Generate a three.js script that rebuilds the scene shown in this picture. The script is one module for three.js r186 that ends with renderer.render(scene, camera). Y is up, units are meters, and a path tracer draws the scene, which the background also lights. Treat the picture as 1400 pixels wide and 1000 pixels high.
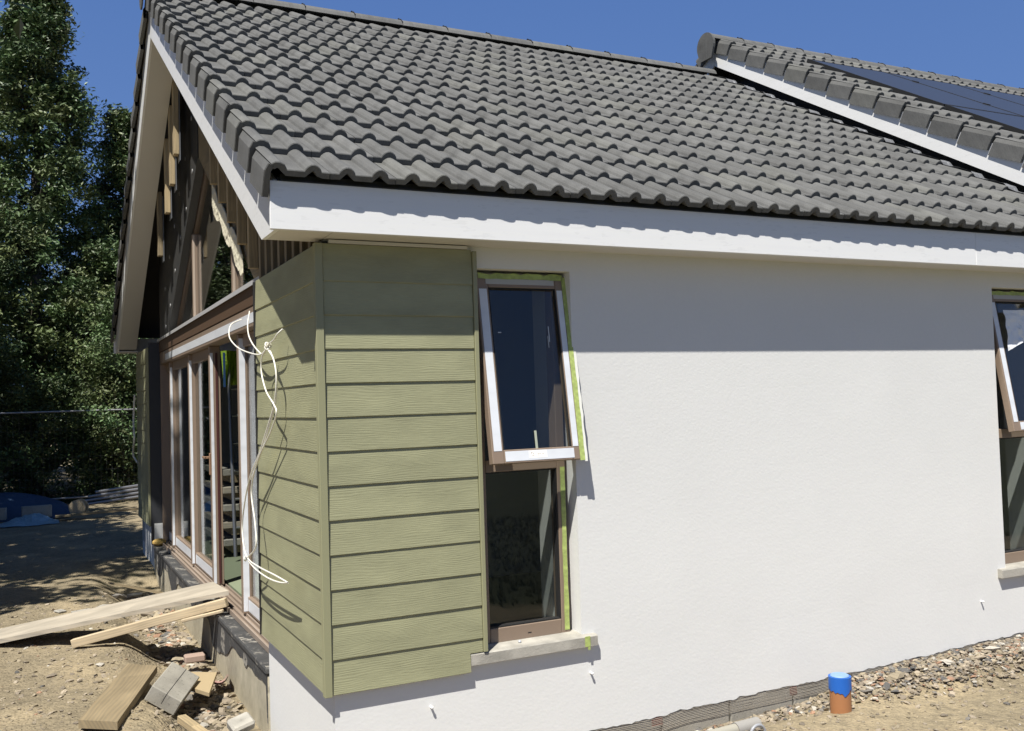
import * as THREE from 'three';
import { mergeGeometries } from 'three/addons/utils/BufferGeometryUtils.js';

// ------------------------------------------------------------------ camera, sky, sun, exposure
const scene = new THREE.Scene();
const camera = new THREE.PerspectiveCamera(41.69, 1024 / 731, 0.05, 400);
camera.position.set(-1.1283, 1.2702, 4.1946);
camera.rotation.order = 'YXZ';
camera.rotation.set(0.0375, -0.462, -0.0311);

const renderer = new THREE.WebGLRenderer({ antialias: true });
renderer.toneMapping = THREE.LinearToneMapping;
renderer.toneMappingExposure = 1.55;
renderer.shadowMap.enabled = true;

{ // clear summer sky: pale at the horizon, deep blue overhead
  const W = 64, H = 256, d = new Float32Array(W * H * 4);
  const stops = [[-90, .13, .12, .10], [-1, .15, .16, .17], [0, .135, .2, .35], [6, .1, .172, .35], [14, .078, .150, .338], [24, .060, .124, .305], [45, .037, .074, .168], [90, .025, .049, .108]];
  for (let j = 0; j < H; j++) {
    const el = ((j + .5) / H - .5) * 180;
    let k = 0; while (k < stops.length - 2 && el > stops[k + 1][0]) k++;
    const a = stops[k], b = stops[k + 1], t = Math.min(1, Math.max(0, (el - a[0]) / (b[0] - a[0])));
    for (let i = 0; i < W; i++) { const o = (j * W + i) * 4; for (let c = 0; c < 3; c++) d[o + c] = a[c + 1] + (b[c + 1] - a[c + 1]) * t; d[o + 3] = 1; }
  }
  const t = new THREE.DataTexture(d, W, H, THREE.RGBAFormat, THREE.FloatType);
  t.mapping = THREE.EquirectangularReflectionMapping; t.magFilter = THREE.LinearFilter; t.minFilter = THREE.LinearFilter; t.needsUpdate = true;
  scene.background = t; scene.environment = t;
}
const sun = new THREE.DirectionalLight(new THREE.Color(1, .96, .885), 5);
sun.position.set(-20, 49, 20); sun.target.position.set(0, 0, 0);
sun.castShadow = true; sun.shadow.mapSize.set(4096, 4096); sun.shadow.radius = 1;
Object.assign(sun.shadow.camera, { left: -22, right: 22, top: 22, bottom: -22, near: 1, far: 120 });
scene.add(sun, sun.target);

// ------------------------------------------------------------------ helpers
let seed = 7;
const rnd = () => { seed = (seed * 1664525 + 1013904223) >>> 0; return seed / 4294967296; };
const rr = (a, b) => a + (b - a) * rnd();
const gs = () => (rnd() + rnd() + rnd() - 1.5) / .75;
const hsh = (x, y) => { let n = (Math.imul(x, 374761393) + Math.imul(y, 668265263)) | 0; n = Math.imul(n ^ (n >>> 13), 1274126177); return ((n ^ (n >>> 16)) >>> 0) / 4294967296; };
function vn(x, y, px = 0, py = 0) { // value noise, optional period
  const xi = Math.floor(x), yi = Math.floor(y), fx = x - xi, fy = y - yi, u = fx * fx * (3 - 2 * fx), v = fy * fy * (3 - 2 * fy);
  const w = (a, p) => p ? ((a % p) + p) % p : a;
  const a = hsh(w(xi, px), w(yi, py)), b = hsh(w(xi + 1, px), w(yi, py)), c = hsh(w(xi, px), w(yi + 1, py)), e = hsh(w(xi + 1, px), w(yi + 1, py));
  return a + (b - a) * u + (c - a) * v + (a - b - c + e) * u * v;
}
function fbm(x, y, o = 4, px = 0, py = 0) { let s = 0, a = .5, n = 0; for (let i = 0; i < o; i++) { s += a * vn(x + i * 17.3 * (px ? 0 : 1), y, px, py); n += a; a *= .5; x *= 2; y *= 2; px *= 2; py *= 2; } return s / n; }
const clamp = (x, a = 0, b = 1) => Math.min(b, Math.max(a, x));
const smooth = (a, b, x) => { const t = clamp((x - a) / (b - a)); return t * t * (3 - 2 * t); };
// tex: fn(u,v) in 0..1 -> [r,g,b] (linear albedo when col) or a grey value
function tex(w, h, fn, col, mx = 1, my = 1) {
  const d = new Uint8Array(w * h * 4);
  const enc = c => { c = clamp(c); return 255 * (c <= .0031308 ? 12.92 * c : 1.055 * Math.pow(c, 1 / 2.4) - .055); };
  for (let j = 0; j < h; j++) for (let i = 0; i < w; i++) {
    const r = fn(i / w, j / h), o = (j * w + i) * 4;
    if (col) { d[o] = enc(r[0]); d[o + 1] = enc(r[1]); d[o + 2] = enc(r[2]); } else d[o] = d[o + 1] = d[o + 2] = 255 * clamp(r);
    d[o + 3] = 255;
  }
  const t = new THREE.DataTexture(d, w, h, THREE.RGBAFormat);
  t.wrapS = t.wrapT = THREE.RepeatWrapping; t.magFilter = THREE.LinearFilter; t.minFilter = THREE.LinearMipmapLinearFilter; t.generateMipmaps = true;
  if (col) t.colorSpace = THREE.SRGBColorSpace;
  t.repeat.set(1 / mx, 1 / my); t.needsUpdate = true; return t;
}
const L = (r, g, b) => new THREE.Color().setRGB(r, g, b);
const mat = (r, g, b, rough = .8, o = {}) => new THREE.MeshStandardMaterial({ color: L(r, g, b), roughness: rough, side: THREE.DoubleSide, ...o });
const used = {};
const numbered = n => { const k = used[n] = (used[n] || 0) + 1; return k === 1 ? n : n + '_' + String(k - 1).padStart(3, '0'); };
function sh(m) { m.castShadow = m.receiveShadow = true; return m; }
function part(name, geo, m, parent) { const o = sh(new THREE.Mesh(Array.isArray(geo) ? mergeGeometries(geo.map(g => g.index ? g.toNonIndexed() : g)) : geo, m)); o.name = name; parent.add(o); return o; }
function holder(name, parent) { const o = new THREE.Group(); o.name = name; parent.add(o); return o; }
function thing(name, label, category, group) { const o = new THREE.Group(); o.name = numbered(name); o.userData = { label, category }; if (group) o.userData.group = group; scene.add(o); return o; }
function single(name, geo, m, label, category, group) { const o = part(numbered(name), geo, m, scene); o.userData = { label, category }; if (group) o.userData.group = group; return o; }
function structure(name, geo, m) { const o = part(name, geo, m, scene); o.userData = { kind: 'structure' }; return o; }
// metric uv from the dominant axis of each face
function uvm(g, ox = 0, oy = 0, swap) {
  g = g.index ? g.toNonIndexed() : g;
  const p = g.attributes.position, n = p.count, uv = new Float32Array(n * 2), a = new THREE.Vector3(), b = new THREE.Vector3(), c = new THREE.Vector3();
  for (let i = 0; i < n; i += 3) {
    a.fromBufferAttribute(p, i); b.fromBufferAttribute(p, i + 1); c.fromBufferAttribute(p, i + 2);
    const nn = b.clone().sub(a).cross(c.clone().sub(a)), ax = Math.abs(nn.x), ay = Math.abs(nn.y), az = Math.abs(nn.z);
    [a, b, c].forEach((q, k) => { let u, v; if (ax >= ay && ax >= az) { u = q.z; v = q.y; } else if (ay >= az) { u = q.x; v = q.z; } else { u = q.x; v = q.y; } if (swap) [u, v] = [v, u]; uv[(i + k) * 2] = u + ox; uv[(i + k) * 2 + 1] = v + oy; });
  }
  g.setAttribute('uv', new THREE.BufferAttribute(uv, 2)); return g;
}
function tris(pos) { const g = new THREE.BufferGeometry(); g.setAttribute('position', new THREE.BufferAttribute(new Float32Array(pos), 3)); g.setAttribute('uv', new THREE.BufferAttribute(new Float32Array(pos.length / 3 * 2), 2)); g.computeVertexNormals(); return g; }
// chamfered box between two corners
function box(x0, x1, y0, y1, z0, z1, c = 0) {
  if (x1 < x0) [x0, x1] = [x1, x0]; if (y1 < y0) [y0, y1] = [y1, y0]; if (z1 < z0) [z0, z1] = [z1, z0];
  c = Math.min(c, (x1 - x0) * .45, (y1 - y0) * .45, (z1 - z0) * .45);
  if (c <= 0) { const g = new THREE.BoxGeometry(x1 - x0, y1 - y0, z1 - z0); g.translate((x0 + x1) / 2, (y0 + y1) / 2, (z0 + z1) / 2); return uvm(g); }
  const X = [x0, x1], Y = [y0, y1], Z = [z0, z1], P = [];
  const v = (i, j, k, ax) => [X[i] + (ax === 0 ? 0 : (i ? -c : c)), Y[j] + (ax === 1 ? 0 : (j ? -c : c)), Z[k] + (ax === 2 ? 0 : (k ? -c : c))];
  const ctr = [(x0 + x1) / 2, (y0 + y1) / 2, (z0 + z1) / 2];
  const tri = (a, b, d) => { const n = [(b[1] - a[1]) * (d[2] - a[2]) - (b[2] - a[2]) * (d[1] - a[1]), (b[2] - a[2]) * (d[0] - a[0]) - (b[0] - a[0]) * (d[2] - a[2]), (b[0] - a[0]) * (d[1] - a[1]) - (b[1] - a[1]) * (d[0] - a[0])]; const o = [a[0] - ctr[0], a[1] - ctr[1], a[2] - ctr[2]]; if (n[0] * o[0] + n[1] * o[1] + n[2] * o[2] < 0) P.push(...a, ...d, ...b); else P.push(...a, ...b, ...d); };
  const quad = (a, b, d, e) => { tri(a, b, d); tri(a, d, e); };
  for (let s = 0; s < 2; s++) {
    quad(v(s, 0, 0, 0), v(s, 1, 0, 0), v(s, 1, 1, 0), v(s, 0, 1, 0)); quad(v(0, s, 0, 1), v(1, s, 0, 1), v(1, s, 1, 1), v(0, s, 1, 1)); quad(v(0, 0, s, 2), v(1, 0, s, 2), v(1, 1, s, 2), v(0, 1, s, 2));
    for (let t = 0; t < 2; t++) {
      quad(v(0, s, t, 1), v(1, s, t, 1), v(1, s, t, 2), v(0, s, t, 2)); quad(v(s, 0, t, 0), v(s, 1, t, 0), v(s, 1, t, 2), v(s, 0, t, 2)); quad(v(s, t, 0, 0), v(s, t, 1, 0), v(s, t, 1, 1), v(s, t, 0, 1));
      for (let q = 0; q < 2; q++) tri(v(s, t, q, 0), v(s, t, q, 1), v(s, t, q, 2));
    }
  }
  return uvm(tris(P));
}
// prism: polygon [[a,b],...] extruded along an axis from t0 to t1; plane 'zy' -> along x, 'xy' -> along z, 'xz' -> along y
function prism(poly, plane, t0, t1, holes) {
  const s = new THREE.Shape(poly.map(p => new THREE.Vector2(p[0], p[1])));
  (holes || []).forEach(h => s.holes.push(new THREE.Path(h.map(p => new THREE.Vector2(p[0], p[1])))));
  const g = new THREE.ExtrudeGeometry(s, { depth: t1 - t0, bevelEnabled: false }); const p = g.attributes.position;
  for (let i = 0; i < p.count; i++) { const a = p.getX(i), b = p.getY(i), t = p.getZ(i) + t0; if (plane === 'zy') p.setXYZ(i, t, b, a); else if (plane === 'xz') p.setXYZ(i, a, t, b); else p.setXYZ(i, a, b, t); }
  if (plane !== 'xy') { const q = g.attributes.position.array; for (let i = 0; i < q.length; i += 9) for (let k = 0; k < 3; k++) { const t = q[i + 3 + k]; q[i + 3 + k] = q[i + 6 + k]; q[i + 6 + k] = t; } }
  g.computeVertexNormals(); return uvm(g);
}
// slab with four free top corners (ccw seen from above) and a thickness
function slab(c, t, drop = [0, 0, 0, 0]) {
  const P = [], b = c.map((q, i) => [q[0], q[1] - t - drop[i], q[2]]);
  const quad = (a, e, d, f) => P.push(...a, ...e, ...d, ...a, ...d, ...f);
  quad(c[0], c[1], c[2], c[3]); quad(b[3], b[2], b[1], b[0]);
  for (let i = 0; i < 4; i++) { const j = (i + 1) % 4; quad(c[j], c[i], b[i], b[j]); }
  return tris(P);
}
const V = (...a) => new THREE.Vector3(...a);
function tube(pts, r, seg = 40, rad = 7) { return new THREE.TubeGeometry(new THREE.CatmullRomCurve3(pts.map(p => V(...p)), false, 'centripetal'), seg, r, rad).toNonIndexed(); }
function bar(a, b, r, rad = 8) { const A = V(...a), B = V(...b), g = new THREE.CylinderGeometry(r, r, A.distanceTo(B), rad); g.applyQuaternion(new THREE.Quaternion().setFromUnitVectors(V(0, 1, 0), B.clone().sub(A).normalize())); g.translate((A.x + B.x) / 2, (A.y + B.y) / 2, (A.z + B.z) / 2); return g.toNonIndexed(); }

// ------------------------------------------------------------------ materials
const T = {};
T.render = tex(512, 512, (u, v) => clamp(.5 + (fbm(u * 4, v * 4, 3, 4, 4) - .5) * .55 + (fbm(u * 10, v * 22, 3, 10, 22) - .5) * .22 + (fbm(u * 90, v * 128, 2, 90, 128) - .5) * .3), 0, 1.3, 1.3);
T.renderC = tex(256, 256, (u, v) => { const n = fbm(u * 5, v * 5, 5, 5, 5), m = .695 + (n - .5) * .045 + (hsh((u * 256) | 0, (v * 256) | 0) - .5) * .012; return [m * .998, m * 1.0, m * .975]; }, 1, 2.3, 2.3);
const grain = (u, v) => { const w = fbm(u * 3, v * 5, 3, 3, 5) * 5.5, y = v * 48 + w; const l = Math.abs((y % 1 + 1) % 1 - .5) * 2; return .42 + .4 * l * fbm(u * 6 + 3, v * 18, 2, 6, 18) + .25 * vn(u * 40, v * 260, 40, 260); };
T.grain = tex(1024, 512, (u, v) => clamp(grain(u, v)), 0, 1.2, .46);
T.cladC = tex(512, 256, (u, v) => { const n = fbm(u * 6, v * 5, 4, 6, 5), g = grain(u, v), s = vn(u * 60, v * 180, 60, 180), m = .86 + (n - .5) * .28 + (g - .6) * .08 + (s - .5) * .06; return [.338 * m, .337 * m, .2 * m]; }, 1, 1.2, .46);
T.tileC = tex(512, 512, (u, v) => { const n = fbm(u * 6, v * 6, 5, 6, 6), s = hsh((u * 512) | 0, (v * 512) | 0), st = fbm(u * 40, v * 5, 3, 40, 5), m = .107 + (n - .5) * .055 + (s - .5) * .045 + (st - .5) * .035; return [m * .99, m * .995, m * .965]; }, 1, .75, .75);
T.tileB = tex(256, 256, (u, v) => fbm(u * 60, v * 60, 3, 60, 60), 0, .4, .4);
T.soilC = tex(1024, 1024, (u, v) => { const n = fbm(u * 8, v * 8, 6, 8, 8), f = fbm(u * 90, v * 90, 3, 90, 90), p = vn(u * 256, v * 256, 256, 256); let m = .82 + (n - .5) * .5 + (f - .5) * .5 + (p > .86 ? .22 : 0) - (p < .1 ? .15 : 0); const w = clamp((n - .42) * 3); return [m * (.288 + .02 * w), m * (.234 + .012 * w), m * (.142 + .004 * w)]; }, 1, 2.4, 2.4);
T.soilB = tex(512, 512, (u, v) => .6 * fbm(u * 30, v * 30, 4, 30, 30) + .4 * vn(u * 128, v * 128, 128, 128), 0, 1.2, 1.2);
const woodT = (r, g, b, k) => tex(512, 256, (u, v) => { const w = fbm(u * 2 + k, v * 3, 3) * 3; const l = Math.abs(((v * 14 + w) % 1 + 1) % 1 - .5) * 2; const f = vn(u * 12, v * 240); const s = fbm(u * 5 + k * 3, v * 4, 4); const m = .72 + .2 * l + .16 * (f - .5) + .5 * (s - .5); return [r * m, g * m * (1 - .03 * l), b * m * (1 - .08 * l)]; }, 1, 1.2, .3);
T.woodGrey = woodT(.44, .395, .32, 1); T.woodPale = woodT(.56, .46, .31, 5); T.woodDark = woodT(.27, .215, .13, 9); T.woodTan = woodT(.45, .355, .21, 13);
T.conc = tex(512, 512, (u, v) => { const n = fbm(u * 6, v * 6, 5, 6, 6), s = hsh((u * 512) | 0, (v * 512) | 0), h = vn(u * 70, v * 70, 70, 70), m = .31 + (n - .5) * .18 + (s - .5) * .06 - (h > .88 ? .07 : 0); return [m, m * .945, m * .81]; }, 1, .8, .8);
T.concSill = tex(512, 512, (u, v) => { const n = fbm(u * 9, v * 9, 5, 9, 9), s = hsh((u * 512) | 0, (v * 512) | 0), m = .35 + (n - .5) * .26 + (s - .5) * .06; return [m, m * .95, m * .83]; }, 1, .5, .5);
T.fine = tex(256, 256, (u, v) => .5 * fbm(u * 40, v * 40, 3, 40, 40) + .5 * hsh((u * 256) | 0, (v * 256) | 0), 0, .25, .25);
T.paint = tex(256, 256, (u, v) => { const n = fbm(u * 3, v * 12, 4, 3, 12), d = fbm(u * 30, v * 30, 3, 30, 30), m = .79 + (n - .5) * .05 - (d > .72 ? .04 : 0); return [m, m * 1.0, m * .985]; }, 1, 1.5, .4);
T.lead = tex(256, 256, (u, v) => fbm(u * 9, v * 9, 4, 9, 9), 0, .5, .5);
T.bit = tex(512, 512, (u, v) => { const n = fbm(u * 5, v * 5, 5, 5, 5), s = fbm(u * 30, v * 30, 3, 30, 30); const c = smooth(.5, .6, n) * smooth(.35, .6, s), m = .035 + s * .03; return [m + c * .26, m + c * .24, m + c * .2]; }, 1, .8, .8);
T.stainC = tex(512, 512, (u, v) => { const n = fbm(u * 4, v * 7, 5, 4, 7), s = fbm(u * 40, v * 40, 3, 40, 40); const k = smooth(.52, .58, n) * .75, m = .4 + (s - .5) * .14 + (fbm(u * 9, v * 9, 3, 9, 9) - .5) * .2; return [m * (1 - k) + .045 * k, m * .9 * (1 - k) + .044 * k, m * .66 * (1 - k) + .04 * k]; }, 1, 1.6, 1.6);
T.film = tex(256, 64, (u, v) => { const n = fbm(u * 8, v * 4, 4, 8, 4), m = .7 + (n - .5) * .12; return [m * .95, m * .985, m * 1.03]; }, 1, .8, .2);
T.tape = tex(256, 128, (u, v) => { const n = fbm(u * 14, v * 6, 4, 14, 6), m = .8 + (n - .5) * .5; return [.46 * m, .56 * m, .17 * m]; }, 1, .3, .1);

const M = {
  render: new THREE.MeshStandardMaterial({ map: T.renderC, bumpMap: T.render, bumpScale: .0012, roughness: .93, side: THREE.DoubleSide }),
  clad: new THREE.MeshStandardMaterial({ map: T.cladC, bumpMap: T.grain, bumpScale: .0017, roughness: .62, side: THREE.DoubleSide }),
  trim: mat(.272, .27, .158, .5),
  tiles: [1.05, .91, 1.14, 1.0, 1.08, .96].map((k, i) => new THREE.MeshStandardMaterial({ map: T.tileC, color: L(k, k, k * (i === 2 ? .96 : 1)), bumpMap: T.tileB, bumpScale: .0012, roughness: .82, side: THREE.DoubleSide })),
  white: new THREE.MeshStandardMaterial({ map: T.paint, roughness: .32, side: THREE.DoubleSide }),
  soffit: mat(.6, .585, .55, .5), black: mat(.012, .012, .012, .6), membrane: mat(.035, .035, .034, .55, { bumpMap: T.fine, bumpScale: .001 }),
  taupe: mat(.235, .175, .128, .42), taupeDark: mat(.11, .078, .055, .45), film: new THREE.MeshStandardMaterial({ map: T.film, roughness: .3, side: THREE.DoubleSide }), tape: new THREE.MeshStandardMaterial({ map: T.tape, roughness: .6, side: THREE.DoubleSide }),
  rubber: mat(.01, .01, .01, .7), seal: mat(.06, .016, .014, .6),
  glass: new THREE.MeshPhysicalMaterial({ color: L(.8, .82, .82), transmission: 1, thickness: 0, roughness: .015, ior: 1.46, metalness: 0, side: THREE.DoubleSide }),
  conc: new THREE.MeshStandardMaterial({ map: T.conc, bumpMap: T.fine, bumpScale: .002, roughness: .95, side: THREE.DoubleSide }),
  sill: new THREE.MeshStandardMaterial({ map: T.concSill, bumpMap: T.fine, bumpScale: .0015, roughness: .9, side: THREE.DoubleSide }),
  bitumen: new THREE.MeshStandardMaterial({ map: T.bit, bumpMap: T.fine, bumpScale: .003, roughness: .75, side: THREE.DoubleSide }),
  stained: new THREE.MeshStandardMaterial({ map: T.stainC, bumpMap: T.fine, bumpScale: .003, roughness: .95, side: THREE.DoubleSide }),
  soil: new THREE.MeshStandardMaterial({ map: T.soilC, bumpMap: T.soilB, bumpScale: .022, vertexColors: true, roughness: 1, side: THREE.DoubleSide }),
  woodGrey: new THREE.MeshStandardMaterial({ map: T.woodGrey, bumpMap: T.woodGrey, bumpScale: .001, roughness: .85, side: THREE.DoubleSide }),
  woodPale: new THREE.MeshStandardMaterial({ map: T.woodPale, roughness: .8, side: THREE.DoubleSide }), woodDark: new THREE.MeshStandardMaterial({ map: T.woodDark, bumpMap: T.woodDark, bumpScale: .0012, roughness: .85, side: THREE.DoubleSide }), woodTan: new THREE.MeshStandardMaterial({ map: T.woodTan, roughness: .8, side: THREE.DoubleSide }),
  lead: new THREE.MeshStandardMaterial({ color: L(.15, .155, .165), metalness: .2, roughness: .5, bumpMap: T.lead, bumpScale: .012, side: THREE.DoubleSide }),
  solar: new THREE.MeshPhysicalMaterial({ color: L(.034, .036, .042), roughness: .3, specularIntensity: .5, side: THREE.DoubleSide }),
  cable: mat(.78, .76, .68, .4), plaster: mat(.42, .42, .4, .9), floor: mat(.2, .23, .15, .7), osb: new THREE.MeshStandardMaterial({ map: T.woodTan, roughness: .9, side: THREE.DoubleSide }),
  steel: mat(.3, .3, .31, .4, { metalness: .7 }), brass: mat(.35, .22, .14, .35, { metalness: .3 }),
};

// ------------------------------------------------------------------ ground
const gh = (x, z) => {
  let h = -.452 + (fbm(x * .35 + 40, z * .35 + 9, 3) - .5) * .05 + (fbm(x * 1.7 + 7, z * 1.7 + 3, 3) - .5) * .045 + (fbm(x * 7 + 1, z * 7 + 2, 2) - .5) * .02;
  const tw = smooth(-.62, -.3, x + .1 * (fbm(z * 2.2, 5, 2) - .5)) * smooth(-7.6, -6.4, z) * (1 - smooth(.1, .5, x)); // footing trench along the gable
  h -= .17 * tw * (1 - .75 * smooth(-2.9, -3.6, z) * smooth(-4.6, -3.9, z) * 0);
  if (x > 0 && z > -.1) { const k = 1 - smooth(.06, .34, z), heap = smooth(2.6, 3.6, x) * (.03 + .06 * fbm(x * 2.3, 3, 3)) * (1 - smooth(.02, .42, z)); h += -.07 * k * (1 - smooth(2.6, 3.4, x)) + heap; }
  return h;
};
{
  const ax = (segs) => { const a = []; for (const [p, q, n] of segs) for (let i = 0; i < n; i++) a.push(p + (q - p) * i / n); a.push(segs[segs.length - 1][1]); return a; };
  const xs = ax([[-160, -30, 13], [-30, -6, 16], [-6, -2, 26], [-2, .4, 80], [.4, 5.4, 110], [5.4, 14, 14], [14, 60, 8], [60, 160, 5]]);
  const zs = ax([[-180, -40, 12], [-40, -18, 18], [-18, -8, 80], [-8, -.4, 170], [-.4, 1.2, 50], [1.2, 8, 30], [8, 40, 10], [40, 120, 5]]);
  const nx = xs.length, nz = zs.length, P = new Float32Array(nx * nz * 3), U = new Float32Array(nx * nz * 2), C = new Float32Array(nx * nz * 3), I = [];
  for (let j = 0; j < nz; j++) for (let i = 0; i < nx; i++) { const o = j * nx + i, x = xs[i], z = zs[j]; P[o * 3] = x; P[o * 3 + 1] = gh(x, z); P[o * 3 + 2] = z; U[o * 2] = x; U[o * 2 + 1] = z; const q = Math.hypot((x + .2) / .26, (z + 1.75) / .75) + (fbm(x * 6, z * 6, 4) - .5) * 1.1, k = .34 + .66 * smooth(.75, 1.0, q); const gr = smooth(.46, .54, fbm(x * .9 + 3, z * .9, 4) + .22 * (z - 3.1)) * (z > 1.8 ? 1 : 0); C[o * 3] = k * (1 - gr * .72); C[o * 3 + 1] = k * 1.01 * (1 - gr * .63); C[o * 3 + 2] = k * 1.06 * (1 - gr * .72); }
  for (let j = 0; j < nz - 1; j++) for (let i = 0; i < nx - 1; i++) { const a = j * nx + i; I.push(a, a + nx, a + 1, a + 1, a + nx, a + nx + 1); }
  const g = new THREE.BufferGeometry(); g.setAttribute('position', new THREE.BufferAttribute(P, 3)); g.setAttribute('uv', new THREE.BufferAttribute(U, 2)); g.setAttribute('color', new THREE.BufferAttribute(C, 3)); g.setIndex(I); g.computeVertexNormals();
  structure('ground', g, M.soil);
}

// ------------------------------------------------------------------ bungalow
const ZC = -4.3176, A = Math.atan(.575), sA = Math.sin(A), cA = Math.cos(A), YE = 2.237, ZE = .213, GAUGE = .338, ROLL = .148, B = .153, XB = -.2153;
const roofY = z => YE + (ZE - (z < ZC ? 2 * ZC - z : z)) * .575;
const house = thing('bungalow', 'new bungalow with white rendered wall, olive green corner cladding and grey tiled roof', 'house');
const rEdge = x => -.395 + .045 * smooth(1.5, 5.3, x) + (fbm(x * 3, 2, 2) - .5) * .03;
const WIN = [.792, 1.325, .085, 1.925], WIN2 = [4.53, 5.12, .085, 1.925];
{ // rendered side wall with two window openings and a ragged lower edge
  const poly = [[.05, 2.03]]; let x = .05;
  poly.push([.05, -.62]); poly.push([1.3, -.62]);
  for (x = 1.34; x < 6.6; x += .022) poly.push([x, -.395 + .045 * smooth(1.5, 5.3, x) + (fbm(x * 3, 2, 2) - .5) * .03 + (fbm(x * 22, 7, 3) - .5) * .022]);
  poly.push([6.6, 2.03]);
  const hole = w => [[w[0], w[2]], [w[0], w[3]], [w[1], w[3]], [w[1], w[2]]];
  part('rendered_wall', prism(poly, 'xy', -.3, -.04, [hole(WIN), hole(WIN2)]), M.render, house);
  part('gable_plinth', box(.052, .32, -.75, 0.03, -1.4, -.302), M.render, house);
}
{ // blockwork below the render
  const base = part('foundation', box(.3, 6.6, -.8, -.28, -.3, -.062), mat(.3, .27, .22, .95), house);
  for (const [x, y, w] of [[2.66, -.447, .075], [1.72, -.455, .09], [3.61, -.425, .06]]) part('brick_patch', uvm(box(x, x + w, y, y + .065, -.1, -.0432, .012)), mat(.27, .15, .12, .95), base);
  for (let i = 0; i < 13; i++) { const x0 = .9 + i * .45; part('foundation_block', uvm(box(x0, x0 + .44, -.52, -.305, -.2, -.045 + rr(-.002, .002), .006), i, 0), M.conc, base); part('foundation_block', uvm(box(x0 - .22, x0 + .22, -.745, -.53, -.2, -.042 + rr(-.002, .002), .006), i * .7, .3), M.conc, base); }
  const mesh = []; for (let k = 0; k < 9; k++) mesh.push(tube(Array.from({ length: 90 }, (_, i) => { const x = 1.32 + i * .05; return [x, rEdge(x) - .006 - k * .0085 + .003 * (fbm(x * 8, k, 2) - .5), -.0418]; }), .001, 150, 4)); for (let i = 0; i < 240; i++) { const x = 1.33 + i * .018; mesh.push(bar([x, rEdge(x) - .004, -.042], [x + .012, rEdge(x) - .074, -.042], .0006, 4)); }
  const br = part('render_mesh', mesh, mat(.32, .285, .235, .8), base); br.userData.kind = 'stuff';
}
{ // timber frame behind the cladding
  part('frame_wall', [box(.03, .3, .03, 2.02, -1.36, -.305), box(.03, .75, .03, 2.02, -.30, -.041 + .012), box(.03, .3, .0, 2.02, -8.6, -7.29)], M.membrane, house);
  part('far_plinth', box(.052, .32, -.75, .03, -8.6, -7.26), M.render, house);
}
// lap cladding
function lapBoard(len, cut) { // along +x from 0, face towards +z, bottom at y=0
  const g = (x0, x1, y0) => {
    const f = y => -.0078 * y / (B + .026), P = [], q = (a, b, c, d) => P.push(...a, ...b, ...c, ...a, ...c, ...d), y1 = B + .026;
    const r = .0022, a = [x0, y0 + r, f(y0)], b = [x1, y0 + r, f(y0)], c = [x1, y1, f(y1)], d = [x0, y1, f(y1)], a2 = [x0, y0, f(y0) - r], b2 = [x1, y0, f(y0) - r], a3 = [x0, y0, f(y0) - .0066], b3 = [x1, y0, f(y0) - .0066], c3 = [x1, y1, f(y1) - .0062], d3 = [x0, y1, f(y1) - .0062];
    q(a, b, c, d); q(a2, b2, b, a); q(a3, b3, b2, a2); q(b, b3, c3, c); q(a3, a, d, d3); q(d3, c3, b3, a3); return tris(P);
  };
  return cut ? mergeGeometries([g(0, len - .065, 0), g(len - .065, len, .087)]) : g(0, len, 0);
}
function cladding(name, len, place, notch) {
  const c = holder(name, house);
  for (let k = 0; k < 13; k++) {
    let g = uvm(lapBoard(len, notch && k === 0), rr(0, 9), k * .37 + rr(0, .1));
    const m = part('board', g, M.clad, c); m.position.y = k * B; place(m, k);
    if (k === 12) m.scale.y = (2.006 - 12 * B) / (B + .026);
  }
  return c;
}
const cladSide = cladding('side_cladding', .73, m => { m.position.x = .033; m.position.z = -.003 + rr(-.0006, .0006); }, true);
const cladGable = cladding('gable_cladding', 1.325, m => { m.rotation.y = -Math.PI / 2; m.position.x = .003 + rr(-.0006, .0006); m.position.z = -1.353; });
const cladFar = cladding('far_cladding', 1.31, m => { m.rotation.y = -Math.PI / 2; m.position.x = .003; m.position.z = -8.6; });
part('corner_trim', [box(-.006, .030, -.004, 2.006, -.018, .004, .002), box(-.006, .012, -.004, 2.006, -.03, -.0185, .002)], M.trim, cladSide);
part('edge_trim', box(.7655, .787, .088, 2.0, -.03, .003, .002), M.trim, cladSide);
part('closing_strip', box(-.004, .03, .0, 2.0, -1.366, -1.354, .002), M.black, cladGable);
part('edge_trim', box(-.004, .02, 0, 2.0, -7.288, -7.272, .002), M.trim, cladFar);
part('top_vent_strip', box(.06, .74, 2.008, 2.022, -.012, .004), M.soffit, cladSide);

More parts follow.
